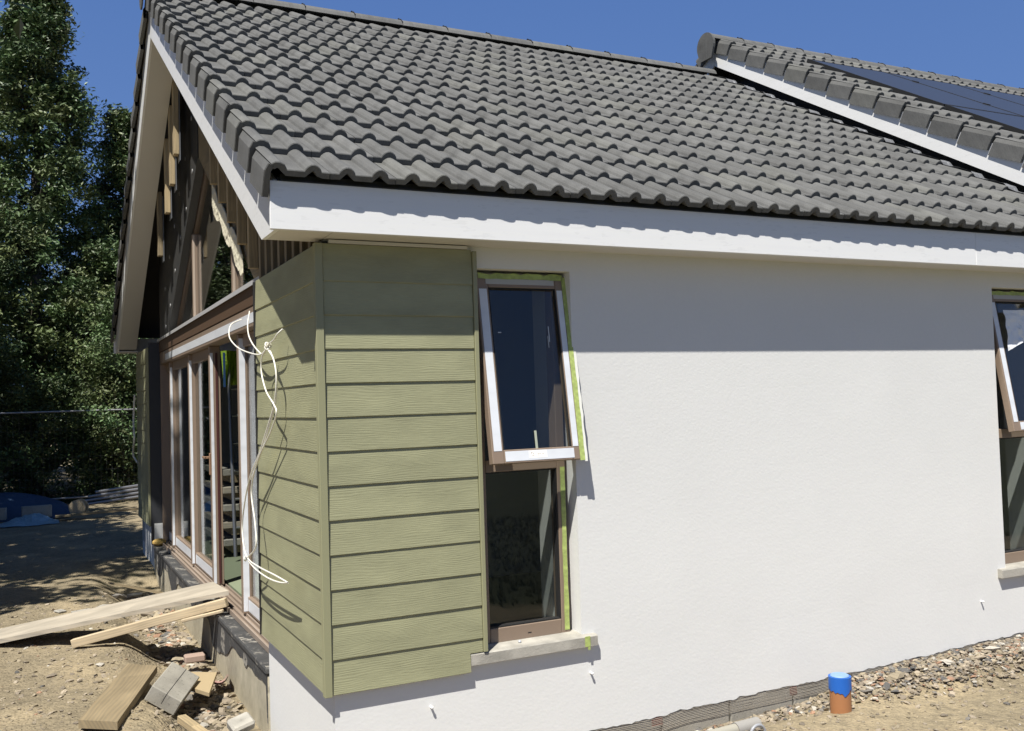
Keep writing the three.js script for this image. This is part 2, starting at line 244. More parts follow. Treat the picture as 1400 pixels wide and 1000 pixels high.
// ------------------------------------------------------------------ roof tiles
function tileGeo(pts, len, mirror, flare = 0) { // pts [[x,h]...]; local x across, y normal, z down slope
  const n = pts.length, th = .028, lift = .035, P = [], off = pts.map((p, i) => { const a = pts[Math.max(0, i - 1)], b = pts[Math.min(n - 1, i + 1)], dx = b[0] - a[0], dy = b[1] - a[1], l = Math.hypot(dx, dy) || 1; return [p[0] + dy / l * th, p[1] - dx / l * th]; });
  const z = s => mirror ? s : -s, f = [], fb = [], k = [], kb = [];
  const r = .003;
  for (let i = 0; i < n; i++) { f.push([pts[i][0] - flare, pts[i][1] + lift, z(r)]); fb.push([off[i][0] - flare, off[i][1] + lift, z(0)]); k.push([pts[i][0], pts[i][1], z(len)]); kb.push([off[i][0], off[i][1], z(len)]); }
  const f2 = pts.map((p, i) => [p[0] * .85 + off[i][0] * .15 - flare, p[1] * .85 + off[i][1] * .15 + lift, z(0)]);
  const q = (a, b, c, d) => mirror ? P.push(...a, ...c, ...b, ...a, ...d, ...c) : P.push(...a, ...b, ...c, ...a, ...c, ...d);
  for (let i = 0; i < n - 1; i++) { q(f[i], f[i + 1], k[i + 1], k[i]); q(f2[i], f2[i + 1], f[i + 1], f[i]); q(fb[i], fb[i + 1], f2[i + 1], f2[i]); q(kb[i], kb[i + 1], fb[i + 1], fb[i]); }
  q(f[n - 1], fb[n - 1], kb[n - 1], k[n - 1]); q(fb[0], f[0], k[0], kb[0]);
  const g = tris(P); const uvA = g.attributes.uv, pa = g.attributes.position; for (let i = 0; i < pa.count; i++) uvA.setXY(i, pa.getX(i) + pa.getY(i) * .3, pa.getZ(i) + pa.getY(i)); return g;
}
const rollPts = (c, hw = .037, hh = .030) => [-1, -.86, -.6, -.28, .06, .4, .7, .9, 1].map(t => [c + hw * t, hh * Math.pow(Math.max(0, Math.cos(t * Math.PI / 2)), .65)]);
const midPts = [[0, 0], ...rollPts(.074), ...rollPts(.222, .038, .033), [.262, -.002], [.293, -.001]];
const vergePts = [[-.046, -.125], [-.045, -.012], [-.031, .020], [-.014, .030], [.006, .030], [.024, .022], [.033, .009], [.037, 0], ...rollPts(.148), [.19, 0], [.220, 0]];
const UV = (g, ox, oy) => { const c = g.clone(), u = c.attributes.uv; for (let i = 0; i < u.count; i++) u.setXY(i, u.getX(i) + ox, u.getY(i) + oy); return c; };
const LEN = GAUGE + .07;
const midG = [0, 1, 2, 3].map(i => UV(tileGeo(midPts, LEN), i * .19, i * .31)), vergeT = m => mergeGeometries([tileGeo(vergePts.slice(0, 3), .316, m, .012), tileGeo(vergePts.slice(2), LEN, m)]), verG = [0, 1].map(i => UV(vergeT(false), i * .23, i * .11)), verGm = vergeT(true), midGm = tileGeo(midPts, LEN, true);
const pick = a => a[Math.floor(rnd() * a.length) % a.length];
function layTile(name, g, x, s, ye, ze, parent, back, a = A) {
  const m = part(name, g, pick(M.tiles), parent);
  const zf = ze - s * Math.cos(a); m.position.set(x + rr(-.0015, .0015), ye + s * Math.sin(a), back == null ? zf : 2 * back - zf); m.rotation.x = (back == null ? 1 : -1) * a; m.rotation.y = rr(-.004, .004); return m;
}
const roof = part('roof', [prism([[ZE - .06, roofY(ZE - .06) - .02], [ZE - .06, roofY(ZE - .06) - .05], [ZC, roofY(ZC) - .12], [2 * ZC - ZE + .06, roofY(ZE - .06) - .05], [2 * ZC - ZE + .06, roofY(ZE - .06) - .02], [ZC, roofY(ZC) - .02]], 'zy', -.2, 5.95)], M.black, house);
for (let r = 0; r < 15; r++) {
  layTile('verge_tile', pick(verG), -.212, r * GAUGE, YE, ZE, roof);
  layTile('verge_tile', verGm, -.212, r * GAUGE, YE, ZE, roof, ZC);
  for (let c = 0; c < 19; c++) { const x = .010 + c * .296; layTile('tile', pick(midG), x, r * GAUGE, YE, ZE, roof); }
}
{ const bk = []; for (let r = 0; r < 15; r++) for (let c = 0; c < 19; c++) { const g = midGm.clone(); g.rotateX(-A); const zf = ZE - r * GAUGE * cA; g.translate(.01 + c * .296, YE + r * GAUGE * sA, 2 * ZC - zf); bk.push(g); } const o = part('rear_slope_tiles', bk, M.tiles[0], roof); o.userData.kind = 'stuff'; }
function ridge(parent, x0, n, y, z, step = .462) {
  const pts = Array.from({ length: 9 }, (_, i) => { const t = (i / 8 - .5) * 2.5; return [Math.sin(t) * .128, Math.cos(t) * .128]; });
  const sh1 = () => { const P = [], ri = .016, x1 = step - .006; const q = (a, b, c, d) => P.push(...a, ...b, ...c, ...a, ...c, ...d); for (let i = 0; i < 8; i++) { const [a, b] = pts[i], [c, d] = pts[i + 1], k = 1 - ri / .128; q([0, b, a], [x1, b, a], [x1, d, c], [0, d, c]); q([0, b * k, a * k], [0, d * k, c * k], [x1, d * k, c * k], [x1, b * k, a * k]); q([0, b, a], [0, d, c], [0, d * k, c * k], [0, b * k, a * k]); q([x1, d, c], [x1, b, a], [x1, b * k, a * k], [x1, d * k, c * k]); } return uvm(tris(P)); };
  const g = [0, 1, 2].map(i => UV(sh1(), i * .3, i * .17)), clip = mergeGeometries([box(-.012, .006, .128, .134, -.03, .03), box(-.01, .004, .125, .15, -.006, .006), tube(pts.slice(1, 8).map(p => [-.003, p[1] * 1.03, p[0] * 1.03]), .006, 14, 4)]);
  for (let i = 0; i < n; i++) { const m = part('ridge_tile', g[i % 3], pick(M.tiles), parent); m.position.set(x0 + i * step, y, z); m.rotation.z = rr(-.004, .004); if (i > 0) { const k = part('ridge_clip', clip, M.black, parent); k.position.set(x0 + i * step, y, z); } }
  return pts;
}
ridge(roof, -.29, 13, roofY(ZC) - .04, ZC);
{ const d = part('ridge_end_cap', new THREE.CylinderGeometry(.118, .118, .012, 20).rotateZ(Math.PI / 2).translate(-.283, roofY(ZC) - .04, ZC), M.tiles[1], roof); }

{ // fascia, soffit, bargeboards
  part('fascia', uvm(box(-.2355, 4.12, 2.0254, 2.232, .150, .1717, .002)), M.white, house);
  part('fascia', uvm(box(4.122, 6.0, 2.0254, 2.232, .151, .1712, .002), 3, .2), M.white, house);
  part('eaves_tray', [box(-.19, 5.95, 2.2325, 2.237, .12, .178), box(-.19, 5.95, 2.2375, 2.262, .12, .165)], M.black, house);
  part('soffit', box(.04, 5.95, 2.027, 2.037, -.05, .1495), M.soffit, house);
  const low = z => 4.449 - .575 * Math.abs(z - ZC);
  const zt = -.1022, up = z => roofY(z) - .034;
  const poly = [[.1495, 2.0254], [zt, 2.0254], [ZC, 4.449], [2 * ZC - zt, 2.0254], [2 * ZC - .1495, 2.0254], [2 * ZC - .1495, up(.1495)], [ZC, up(ZC)], [.1495, up(.1495)]];
  const half = s => { const p = s > 0 ? [[.1495, 2.0254], [zt, 2.0254], [ZC + .001, 4.449], [ZC + .001, up(ZC)], [.1495, up(.1495)]] : [[2 * ZC - .1495, 2.0254], [2 * ZC - .1495, up(.1495)], [ZC - .001, up(ZC)], [ZC - .001, 4.449], [2 * ZC - zt, 2.0254]]; return p; };
  part('bargeboard', uvm(prism(half(1), 'zy', XB, XB + .02), 0, 0), M.white, house);
  part('bargeboard', uvm(prism(half(-1), 'zy', XB, XB + .02), 2, 0), M.white, house);
  part('rear_fascia', box(-.2355, 5.95, 2.0254, 2.212, 2 * ZC - .1717, 2 * ZC - .1505), M.white, house);
  // sloping soffit board under the far side of the gable overhang
  part('verge_soffit', prism([[ZC - .02, low(ZC - .02) + .001], [ZC - .02, low(ZC - .02) + .014], [2 * ZC - zt + .05, 2.0254 + .042], [2 * ZC - zt + .05, 2.0254 + .029]], 'zy', XB + .0205, 0.002), M.soffit, house);
  part('eaves_return', box(XB + .0205, .03, 2.0254, 2.037, 2 * ZC - .15, 2 * ZC - zt + .05), M.soffit, house);
  part('eaves_return', box(XB + .0205, .035, 2.0262, 2.037, -.1, .1495), M.soffit, house);
  // open timber ladder on the near side
  for (let i = 0; i < 12; i++) { const z = -.25 - i * .345; const t = part('verge_nogging', uvm(prism([[z, low(z) + .04], [z - .047, low(z - .047) + .04], [z - .047, up(z - .047) - .07], [z, up(z) - .07]], 'zy', XB + .021, .12)), M.woodDark, house); }
  part('barge_rafter', uvm(prism([[-.15, low(-.15) + .06], [ZC + .05, low(ZC + .05) + .06], [ZC + .05, up(ZC) - .1], [-.15, up(-.15) - .07]], 'zy', .0, .045)), M.woodDark, house);
  for (let i = 0; i < 9; i++) { const z = -.12 - i * .16; part('stud', uvm(box(.05, .14, 2.0, Math.min(low(z) + .1, 3), z - .045, z, .002), i, 0, 1), M.woodDark, house); }
  // hanging studs of the far verge; last one darker to stand for tree shade
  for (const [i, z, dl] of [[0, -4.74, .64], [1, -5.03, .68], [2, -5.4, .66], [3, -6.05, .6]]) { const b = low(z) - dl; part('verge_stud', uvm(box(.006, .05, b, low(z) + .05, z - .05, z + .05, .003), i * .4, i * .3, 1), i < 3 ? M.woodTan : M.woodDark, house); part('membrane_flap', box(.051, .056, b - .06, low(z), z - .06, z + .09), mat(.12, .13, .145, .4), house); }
  // membrane covered gable wall around the triangular glazing
  const apex = 3.45, gl = z => apex - .605 * Math.abs(z - ZC), zr = ZC + (apex - 2.09) / .605, zl = 2 * ZC - zr;
  const mem = part('gable_membrane', uvm(prism([[ZC, apex], [ZC, low(ZC) + .2], [-7.3, low(-7.3) + .2], [-7.3, 2.09], [zl, 2.09]], 'zy', .15, .22)), M.membrane, house);
  for (let i = 0; i < 13; i++) { const z = ZC - .3 - (i % 7) * .42, y = i < 7 ? gl(z) + .16 + rr(-.04, .04) : gl(z) + .62 + rr(-.05, .05); if (y < low(z) - .1) part('fixing_washer', new THREE.CylinderGeometry(.02, .022, .005, 10).rotateZ(Math.PI / 2).translate(.146, y, z), mat(.25, .25, .25, .6), mem); }
  part('gable_sheathing', uvm(prism([[ZC, apex], [zr, 2.09], [-1.3, 2.09], [-1.3, low(-1.3) + .15], [ZC, low(ZC) + .2]], 'zy', .16, .22)), M.woodDark, house);
  part('gable_sheathing', uvm(prism([[-1.36, 2.03], [-.05, 2.03], [-.05, low(-.05) + .15], [-1.36, low(-1.36) + .15]], 'zy', .15, .2)), M.woodDark, house);
  for (const z of [-1.62, -1.97, -2.32, -2.67, -3.02, -3.37]) part('gable_stud', uvm(box(.1, .157, gl(z) + .14, low(z) + .1, z - .045, z, .002), z, 0, 1), M.woodTan, house);
  // torn insulation edge along the near rake of the glazing
  const tp = [], n = 40, hw = t => .018 + .075 * Math.pow(Math.abs(Math.sin(t * 8.6 + .5)), .8) + .02 * fbm(t * 20, 4, 2); for (let i = 0; i <= n; i++) { const t = i / n, z = -3.5 + t * 1.15; tp.push([z, gl(z) - .02 - hw(t) + rr(-.006, .006)]); } for (let i = n; i >= 0; i--) { const t = i / n, z = -3.5 + t * 1.15; tp.push([z, gl(z) + .02 + hw(t + .06) * .8 + rr(-.005, .005)]); }
  part('torn_insulation', uvm(prism(tp, 'zy', .128, .135)), mat(.62, .58, .44, .9, { bumpMap: T.lead, bumpScale: .02 }), house);
  // triangular glazing
  const gz = part('gable_glazing', [prism([[zr + .06, 2.12], [zr - .05, 2.12], [ZC, apex - .07], [ZC, apex]], 'zy', .222, .262), prism([[zl - .06, 2.12], [ZC, apex], [ZC, apex - .07], [zl + .05, 2.12]], 'zy', .222, .262), box(.2, .275, 2.085, 2.12, zl, zr)], M.taupeDark, house);
  for (const z of [-3.12, -5.1]) { part('mullion', box(.205, .275, 2.121, gl(z) - .05, z - .055, z, .003), M.taupe, gz); part('film_strip', box(.206, .225, 2.14, gl(z) - .06, z + .0005, z + .003), mat(.42, .34, .27, .5), gz); }
  part('pane', prism([[zr - .05, 2.12], [zl + .05, 2.12], [ZC, apex - .07]], 'zy', .243, .247), M.glass, gz);
  // lintel beam, capping
  part('lintel_beam', uvm(box(.135, .3, 1.945, 2.083, -7.275, -1.37, .003)), mat(.085, .05, .028, .55), house);
  part('beam_capping', [box(.118, .2, 2.084, 2.09, -7.27, -1.37), box(.112, .1175, 2.06, 2.09, -7.27, -1.37)], mat(.45, .45, .45, .35), house);
}
{ // interior shell: floor, walls; the roof deck closes the top
  part('floor_slab', box(.295, 6, -.3, -.165, -8.3, -.301), M.floor, house);
  part('inner_wall', prism([[-.31, -.13], [-.31, 2.0], [ZC, 4.5], [-8.3, 2.0], [-8.3, -.13]], 'zy', 5.9, 6.0), M.plaster, house);
  part('rear_wall', box(.05, 6.1, -.3, 2.03, -8.6, -8.33), M.plaster, house);
  part('inner_partition', box(1.75, 5.88, -.164, 2.3, -3.1, -3.0), M.plaster, house);
}

// ------------------------------------------------------------------ windows of the side wall
function sideWindow(W, sx1, open, label) {
  const [x0, x1, y0, y1] = W, zf = -.105, w = part('window', [box(x0 + .008, x0 + .058, y0 + .006, y1 - .02, -.18, zf, .003), box(x1 - .075, x1 - .028, y0 + .006, y1 - .02, -.18, zf, .003), box(x0 + .059, x1 - .076, y0 + .006, y0 + .078, -.18, zf, .003), box(x0 + .059, x1 - .076, y1 - .07, y1 - .02, -.18, zf, .003), box(x0 + .059, x1 - .076, .925, .985, -.18, zf, .003)], M.taupe, house);
  part('lower_pane', box(x0 + .05, x1 - .07, y0 + .07, .93, -.146, -.142), M.glass, w);
  part('gasket', [box(x0 + .059, x1 - .076, y0 + .0785, y0 + .085, -.145, zf - .004), box(x1 - .083, x1 - .0765, y0 + .08, .924, -.145, zf - .004), box(x0 + .059, x1 - .084, .918, .9245, -.145, zf - .004)], M.rubber, w);
  part('reveal_lining', [box(x1 - .02, x1 - .002, y0 - .05, y1, -.42, -.181), box(x0 - .02, x0 + .002, y0 - .05, y1, -.42, -.181), box(x0, x1, y0 - .05, y0 - .02, -.42, -.2)], mat(.5, .5, .47, .9), w);
  // masking tape along the frame
  const tp = (xa, xb, ya, yb, n) => { const p = []; for (let i = 0; i <= n; i++) p.push([xa + rr(0, .004), ya + (yb - ya) * i / n]); for (let i = n; i >= 0; i--) p.push([xb + rr(-.003, .003), ya + (yb - ya) * i / n]); return uvm(prism(p, 'xy', zf + .001, zf + .0024)); };
  part('masking_tape', tp(x1 - .06, x1 - .032, y0 + .02, .93, 14), M.tape, w);
  part('masking_tape', uvm(box(x0 + .03, x1 - .03, y1 - .058, y1 - .028, zf + .001, zf + .0024)), M.tape, w);
  // sash, hinged at the top
  const s = holder('sash', w); s.position.set(0, 1.905, -.098); s.rotation.x = -open;
  const a = x0 + .032, b = sx1, h = .942, d = .045;
  part('sash_stile', uvm(box(a, a + .062, -h, 0, -d, 0, .003)), M.taupe, s); part('sash_stile', uvm(box(b - .078, b, -h, 0, -d, 0, .003)), M.taupe, s);
  part('sash_rail', uvm(box(a + .0625, b - .0785, -h, -h + .066, -d, 0, .003)), M.taupe, s); part('sash_rail', uvm(box(a + .0625, b - .0785, -.066, 0, -d, 0, .003)), M.taupe, s);
  part('sash_pane', box(a + .055, b - .072, -h + .06, -.06, -.022, -.018), M.glass, s);
  part('sash_gasket', [box(a + .0625, a + .067, -h + .067, -.067, -.017, -.002), box(b - .083, b - .0787, -h + .067, -.067, -.017, -.002), box(a + .068, b - .084, -.0715, -.067, -.017, -.002)], M.rubber, s);
  part('film_strip', uvm(box(a + .010, a + .052, -h + .062, -.075, .0006, .0016)), M.film, s); part('film_strip', uvm(box(b - .073, b - .042, -h + .066, -.075, .0006, .0016)), M.film, s);
  part('film_strip', uvm(box(a + .068, b - .07, -h + .010, -h + .058, .0006, .0016)), M.film, s); part('film_strip', uvm(box(a + .05, b - .085, -.05, -.022, .0006, .0016)), mat(.42, .42, .4, .5), s);
  const tg = []; { const p = []; for (let i = 0; i <= 24; i++) p.push([b - .040 + rr(0, .002), -h - .006 + i * (h / 24)]); for (let i = 24; i >= 0; i--) p.push([b - .011 + rr(-.002, .002), -h - .006 + i * (h / 24)]); tg.push(uvm(prism(p, 'xy', .0022, .0034))); }
  { const p = []; for (let i = 0; i <= 24; i++) p.push([b - .012, -h - .012 + i * (h / 24)]); for (let i = 24; i >= 0; i--) p.push([b + .003 + rr(-.002, .004), -h - .012 + i * (h / 24)]); part('tape_edge', prism(p, 'xy', .0008, .0018), mat(.72, .72, .66, .7), s); }
  { const p = []; for (let i = 0; i <= 14; i++) p.push([a + .01 + i * .034, -.022 + rr(-.003, .003)]); for (let i = 14; i >= 0; i--) p.push([a + .01 + i * .034, .006 + rr(-.008, .005)]); tg.push(uvm(prism(p, 'xy', .0022, .0034))); }
  part('masking_tape', tg, M.tape, s);
  return { w, s, a, b, h };
}
{
  const { w, s, a, b, h } = sideWindow(WIN, 1.343, .148, '');
  const c = document.createElement('canvas'); c.width = 128; c.height = 48; const k = c.getContext('2d'); k.fillStyle = '#f4f2ec'; k.fillRect(0, 0, 128, 48); k.strokeStyle = '#9a8f86'; k.lineWidth = 3; for (const [x, y, dx, dy] of [[16, 12, 0, 12], [16, 12, 10, 3], [30, 14, 4, 12], [22, 32, 16, 0], [60, 22, 12, 2], [74, 20, 10, 6], [62, 32, 8, 0], [90, 26, 16, -1]]) { k.beginPath(); k.moveTo(x, y); k.lineTo(x + dx, y + dy); k.stroke(); }
  const t = new THREE.CanvasTexture(c); t.colorSpace = THREE.SRGBColorSpace;
  const g = new THREE.PlaneGeometry(.1, .036); g.translate(a + .245, -h + .038, .0022); part('sticker', g, new THREE.MeshStandardMaterial({ map: t, roughness: .5 }), s);
  part('tape_scrap', box(a + .245, a + .258, -h + .06, -h + .155, -.0165, -.0155).rotateZ(.0), mat(.35, .38, .3, .6), s);
  part('glass_smear', [box(a + .10, a + .118, -.295, -.29, -.0172, -.0165), box(b - .135, b - .131, -.34, -.26, -.0172, -.0165), box(b - .142, b - .139, -.37, -.31, -.0172, -.0165)], mat(.6, .62, .62, .6), s);
}
{
  const { w, s, a, b, h } = sideWindow(WIN2, 5.14, .16, '');
  // crumpled protective sheet stuck to the second sash
  const P = []; const pt = (u, v) => [a + .1 + u * .22 - v * .02, -.13 - v * .28 * (1 - .3 * u), .004 + .03 * fbm(u * 5 + 2, v * 5, 3)]; const n = 12; for (let i = 0; i < n; i++) for (let j = 0; j < n; j++) { const q = [pt(i / n, j / n), pt((i + 1) / n, j / n), pt((i + 1) / n, (j + 1) / n), pt(i / n, (j + 1) / n)]; P.push(...q[0], ...q[1], ...q[2], ...q[0], ...q[2], ...q[3]); } part('peeled_film', tris(P), mat(.8, .82, .84, .4), s);
}
for (const [x0, x1] of [[.701, 1.398], [4.452, 5.2]]) { // concrete sills
  const g = prism([[-.005, .031], [-.005, .079], [-.012, .0845], [-.1, .093], [-.19, .093], [-.19, .031]], 'zy', x0, x1); const s = part('window_sill', g, M.sill, house);
  part('tape_patch', box(x1 - .075, x1 - .045, .032, .083, -.0045, -.0025), M.tape, s);
}
part('silicone_blob', new THREE.SphereGeometry(.009, 10, 8).scale(1, .8, 1).translate(.985, .095, -.06), mat(.6, .62, .64, .15, { metalness: .3 }), house);
part('weep_screw', box(1.055, 1.075, .118, .1215, -.105, -.1035), M.black, house);
for (const [x, y, z] of [[.504, -.135, -.04], [1.37, -.11, -.04], [4.28, -.1, -.04]]) { const n = part('wall_plug', [new THREE.CylinderGeometry(.0055, .0065, .02, 8).rotateX(Math.PI / 2).translate(x, y, z + .008).toNonIndexed(), new THREE.SphereGeometry(.007, 8, 6).translate(x, y, z + .018).toNonIndexed()], M.white, house); }
for (const [x, y] of [[1.34, .045], [4.68, .0]]) part('tape_drip', box(x, x + .012, y - .03, y - .0, -.006, -.003), M.tape, house);

// ------------------------------------------------------------------ glazed doors in the gable
{
  const XD = .14, XM = .172, ms = [-6.67, -5.25, -4.04, -2.78], zL = -7.265, zR = -1.37;
  const fr = part('door_frame', [box(XD, .26, 1.81, 1.94, zL, zR, .003), box(XD, .26, -.165, 1.809, zL, zL + .02, .003), box(XD, .26, -.165, 1.809, zR - .05, zR, .003)], M.taupe, house);
  part('film_strip', uvm(box(XD - .002, XD - .0005, 1.835, 1.9, zL + .5, zR - .35)), M.film, fr);
  part('film_strip', uvm(box(XD - .002, XD - .0005, 1.83, 1.925, zR - .3, zR - .02)), M.film, fr);
  part('threshold_track', [box(.115, .29, -.2, -.186, zL, zR), ...[.115, .15, .19, .225, .265].map(x => box(x, x + .012, -.1855, -.166, zL, zR))], mat(.27, .215, .17, .4), fr);
  ms.forEach((z, i) => {
    const m = part('mullion', box(XM, XM + .086, -.165, 1.809, z - .065, z, .003), M.taupe, fr);
    part('film_strip', uvm(box(XM + .003, XM + (i === 3 ? .045 : .026), -.15, i === 3 ? 1.78 : 1.75, z + .0006, z + .0018)), M.film, fr);
    if (i === 2) { part('door_seal', box(XM + .045, XM + .062, -.15, 1.75, z + .0006, z + .008), M.seal, fr); part('handle', [box(XM - .012, XM - .001, .74, .92, z - .05, z - .02, .003), box(XM - .05, XM - .012, .875, .895, z - .045, z - .028, .003), box(XM - .052, XM - .038, .876, .894, z - .15, z - .028, .003)], M.brass, fr); }
  });
  const bays = [[zL + .02, ms[0] - .065], [ms[0], ms[1] - .065], [ms[1], ms[2] - .065], null, [ms[3], zR - .05]];
  bays.forEach(b => { if (!b) return; const d = part('door_leaf', box(.205, .256, -.164, -.05, b[0] + .002, b[1] - .002, .003), M.taupe, house); part('top_rail', box(.205, .256, 1.72, 1.808, b[0] + .002, b[1] - .002, .003), M.taupe, d); part('pane', box(.23, .235, -.049, 1.719, b[0] + .001, b[1] - .001), M.glass, d); part('film_strip', uvm(box(.2025, .2045, -.145, -.065, b[0] + .03, b[1] - .03)), M.film, d); });
  // recess jamb at the far end, concrete upstand and bitumen ledge under the doors
  part('recess_jamb', box(.022, .139, -.2, 2.06, -7.289, -7.271), mat(.03, .032, .036, .45), house);
  part('door_upstand', uvm(box(.045, .4, -.85, -.245, -7.25, -1.402, .012)), M.stained, house);
  part('bitumen_ledge', uvm(box(.03, .26, -.2445, -.2035, -7.245, -1.404, .008)), M.bitumen, house);
  { const p = [[-1.42, -.2455], [-7.2, -.2455]]; for (let z = -7.2; z < -1.42; z += .03) p.push([z, -.3 - .16 * smooth(.5, .72, fbm(z * 1.3 + 5, 2, 3)) - .03 * fbm(z * 9, 1, 3)]); p.push([-1.42, -.52]); part('bitumen_skirt', prism(p, 'zy', .0385, .0445), M.bitumen, house); }
}
{ // white cables hanging beside the doors
  const cam = camera; cam.updateMatrixWorld(); const f = 1312.8, c = cam.position;
  const px = (u, v, X) => { const d = V((u - 700) / f, -(v - 500) / f, -1).applyQuaternion(cam.quaternion), t = (X - c.x) / d.x; return [X, c.y + d.y * t, c.z + d.z * t]; };
  const run = a => a.map(([u, v, X]) => px(u, v, X));
  const R = .0042, g = [
    tube(run([[341, 426, .1], [338.5, 445, .02], [341, 462, -.03], [350, 477, -.045], [360, 485, -.045], [364, 477, -.05]]), R), tube(run([[330, 437, .12], [316, 444, .03], [313, 458, -.01], [322, 473, -.03], [342, 483, -.04], [358, 484, -.05], [365, 476, -.05]]), R),
    tube(run([[363, 478, -.05], [367, 471, -.055], [375, 464, -.055], [380, 456, -.05], [386.5, 450, -.03]]), R), tube(run([[364, 477, -.055], [358, 489, -.06], [357, 506, -.06], [363, 533, -.06], [374, 553, -.06], [378, 563, -.06], [371, 588, -.06], [352, 631, -.07], [343.5, 672, -.07], [348.5, 715, -.07], [350, 745, -.075], [338, 763, -.08]]), R, 90),
    tube(run([[366, 478, -.05], [374, 492, -.055], [377.5, 512, -.055], [377, 535, -.055], [374, 556, -.055], [367, 580, -.06], [355, 618, -.065], [341, 655, -.07], [334, 690, -.075], [331, 722, -.075], [334, 752, -.08], [339, 764, -.08], [353, 775, -.08], [376, 787, -.08], [393.5, 797, -.075]]), R, 110),
    tube(run([[369, 479, -.045], [376, 500, -.05], [378.5, 530, -.05], [375.5, 556, -.05], [368.5, 582, -.055], [357, 620, -.06], [343, 656, -.065]]), R, 60),
    tube(run([[393.5, 797, -.075], [384, 797, -.078], [367, 791, -.08], [350, 779, -.08], [340, 768, -.08]]), R), new THREE.TorusKnotGeometry(.011, .005, 60, 6, 2, 3).scale(1, 1.1, 1).translate(...px(366, 473.5, -.053)).toNonIndexed(), new THREE.TorusGeometry(.012, .0042, 6, 18).rotateY(.8).translate(...px(335.5, 764, -.08)).toNonIndexed()];
  single('white_cable', g, M.cable, 'white electric cables hanging in knotted loops beside the green cladding and doors', 'cable');
  const far = [px(184, 540, -.04), px(182.5, 575, -.05), px(183.5, 600, -.06), px(182, 622, -.05), px(188, 633, -.02)];
  single('white_cable', tube(far, .012, 30, 6), M.cable, 'short white cable hanging at the far end of the gable', 'cable');
}

{ // things standing inside, seen through the open door
  const st = thing('board_stack', 'stack of grey boards on bearers inside the open doorway', 'boards');
  for (let i = 0; i < 5; i++) { part('bearer', uvm(box(.58, .66, -.12 + i * .17, -.05 + i * .17, -6.6, -5.5, .004)), M.woodDark, st); part('bearer', uvm(box(1.2, 1.28, -.12 + i * .17, -.05 + i * .17, -6.6, -5.5, .004)), M.woodDark, st); part('board', uvm(box(.5, 1.4, -.049 + i * .17, .012 + i * .17, -6.7 + rr(0, .1), -5.45 + rr(-.06, .03), .004), i, i * .3), i % 2 ? M.woodGrey : M.conc, st); }
  const ld = thing('leaning_ladder', 'aluminium ladder leaning inside the open doorway', 'ladder');
  part('rail', bar([.56, -.12, -5.2], [.6, 1.75, -5.6], .018, 8), M.steel, ld); part('rail', bar([.86, -.12, -5.2], [.9, 1.75, -5.6], .018, 8), M.steel, ld);
  for (let i = 1; i < 7; i++) { const t = i / 7; part('rung', bar([.56 + .04 * t, -.12 + 1.87 * t, -5.2 - .4 * t], [.86 + .04 * t, -.12 + 1.87 * t, -5.2 - .4 * t], .012, 8), M.steel, ld); }
  const P = [], n = 10, pt = (u, v, d) => [.53 + u * .2 + d, 1.86 - v * .34, -5.62 + .09 * Math.sin(u * 7 + v * 2) + .1 * u]; for (let i = 0; i < n; i++) for (let j = 0; j < n; j++) for (const d of [0, .012]) { const a = pt(i / n, j / n, d), b = pt((i + 1) / n, j / n, d), c = pt((i + 1) / n, (j + 1) / n, d), e = pt(i / n, (j + 1) / n, d); P.push(...a, ...b, ...c, ...a, ...c, ...e); }
  const vs = thing('safety_vest', 'lime yellow safety vest hanging inside the doorway', 'vest'); part('vest_cloth', tris(P), mat(.26, .4, .03, .85), vs); part('blue_strap', box(.535, .555, 1.5, 1.84, -5.53, -5.52), mat(.02, .07, .2, .6), vs);
}

// ------------------------------------------------------------------ lead flashing and the taller wing behind
const wing = thing('bungalow_wing', 'taller wing of the bungalow with tiled gable verge and dark solar panels', 'house wing');
{
  const P = [], nx = 14, ns = 120; const pt = (i, j) => { const x = 5.575 + i / nx * .16 + .02 * Math.sin(j * .7) * (i === 0 ? 1 : 0), s = .05 + j / ns * 5.0, c = (s / GAUGE) % 1, ph = ((x + .212) / ROLL) % 1, roll = .03 * Math.max(0, Math.cos((ph < .5 ? ph : 1 - ph) * Math.PI / .56)), h = .034 + roll * .8 + .026 * (1 - c) + .014 * (fbm(x * 14, s * 11, 3) - .5) - .03 * smooth(.5, 1, i / nx); return [x, YE + s * sA + h * cA, ZE - s * cA + h * sA]; };
  for (let j = 0; j < ns; j++) for (let i = 0; i < nx; i++) { const a = pt(i, j), b = pt(i + 1, j), c = pt(i + 1, j + 1), d = pt(i, j + 1); P.push(...a, ...b, ...c, ...a, ...c, ...d); }
  const g = mergeSmooth(tris(P)); part('lead_flashing', g, M.lead, house);
  function mergeSmooth(q) { return uvm(q); }
}
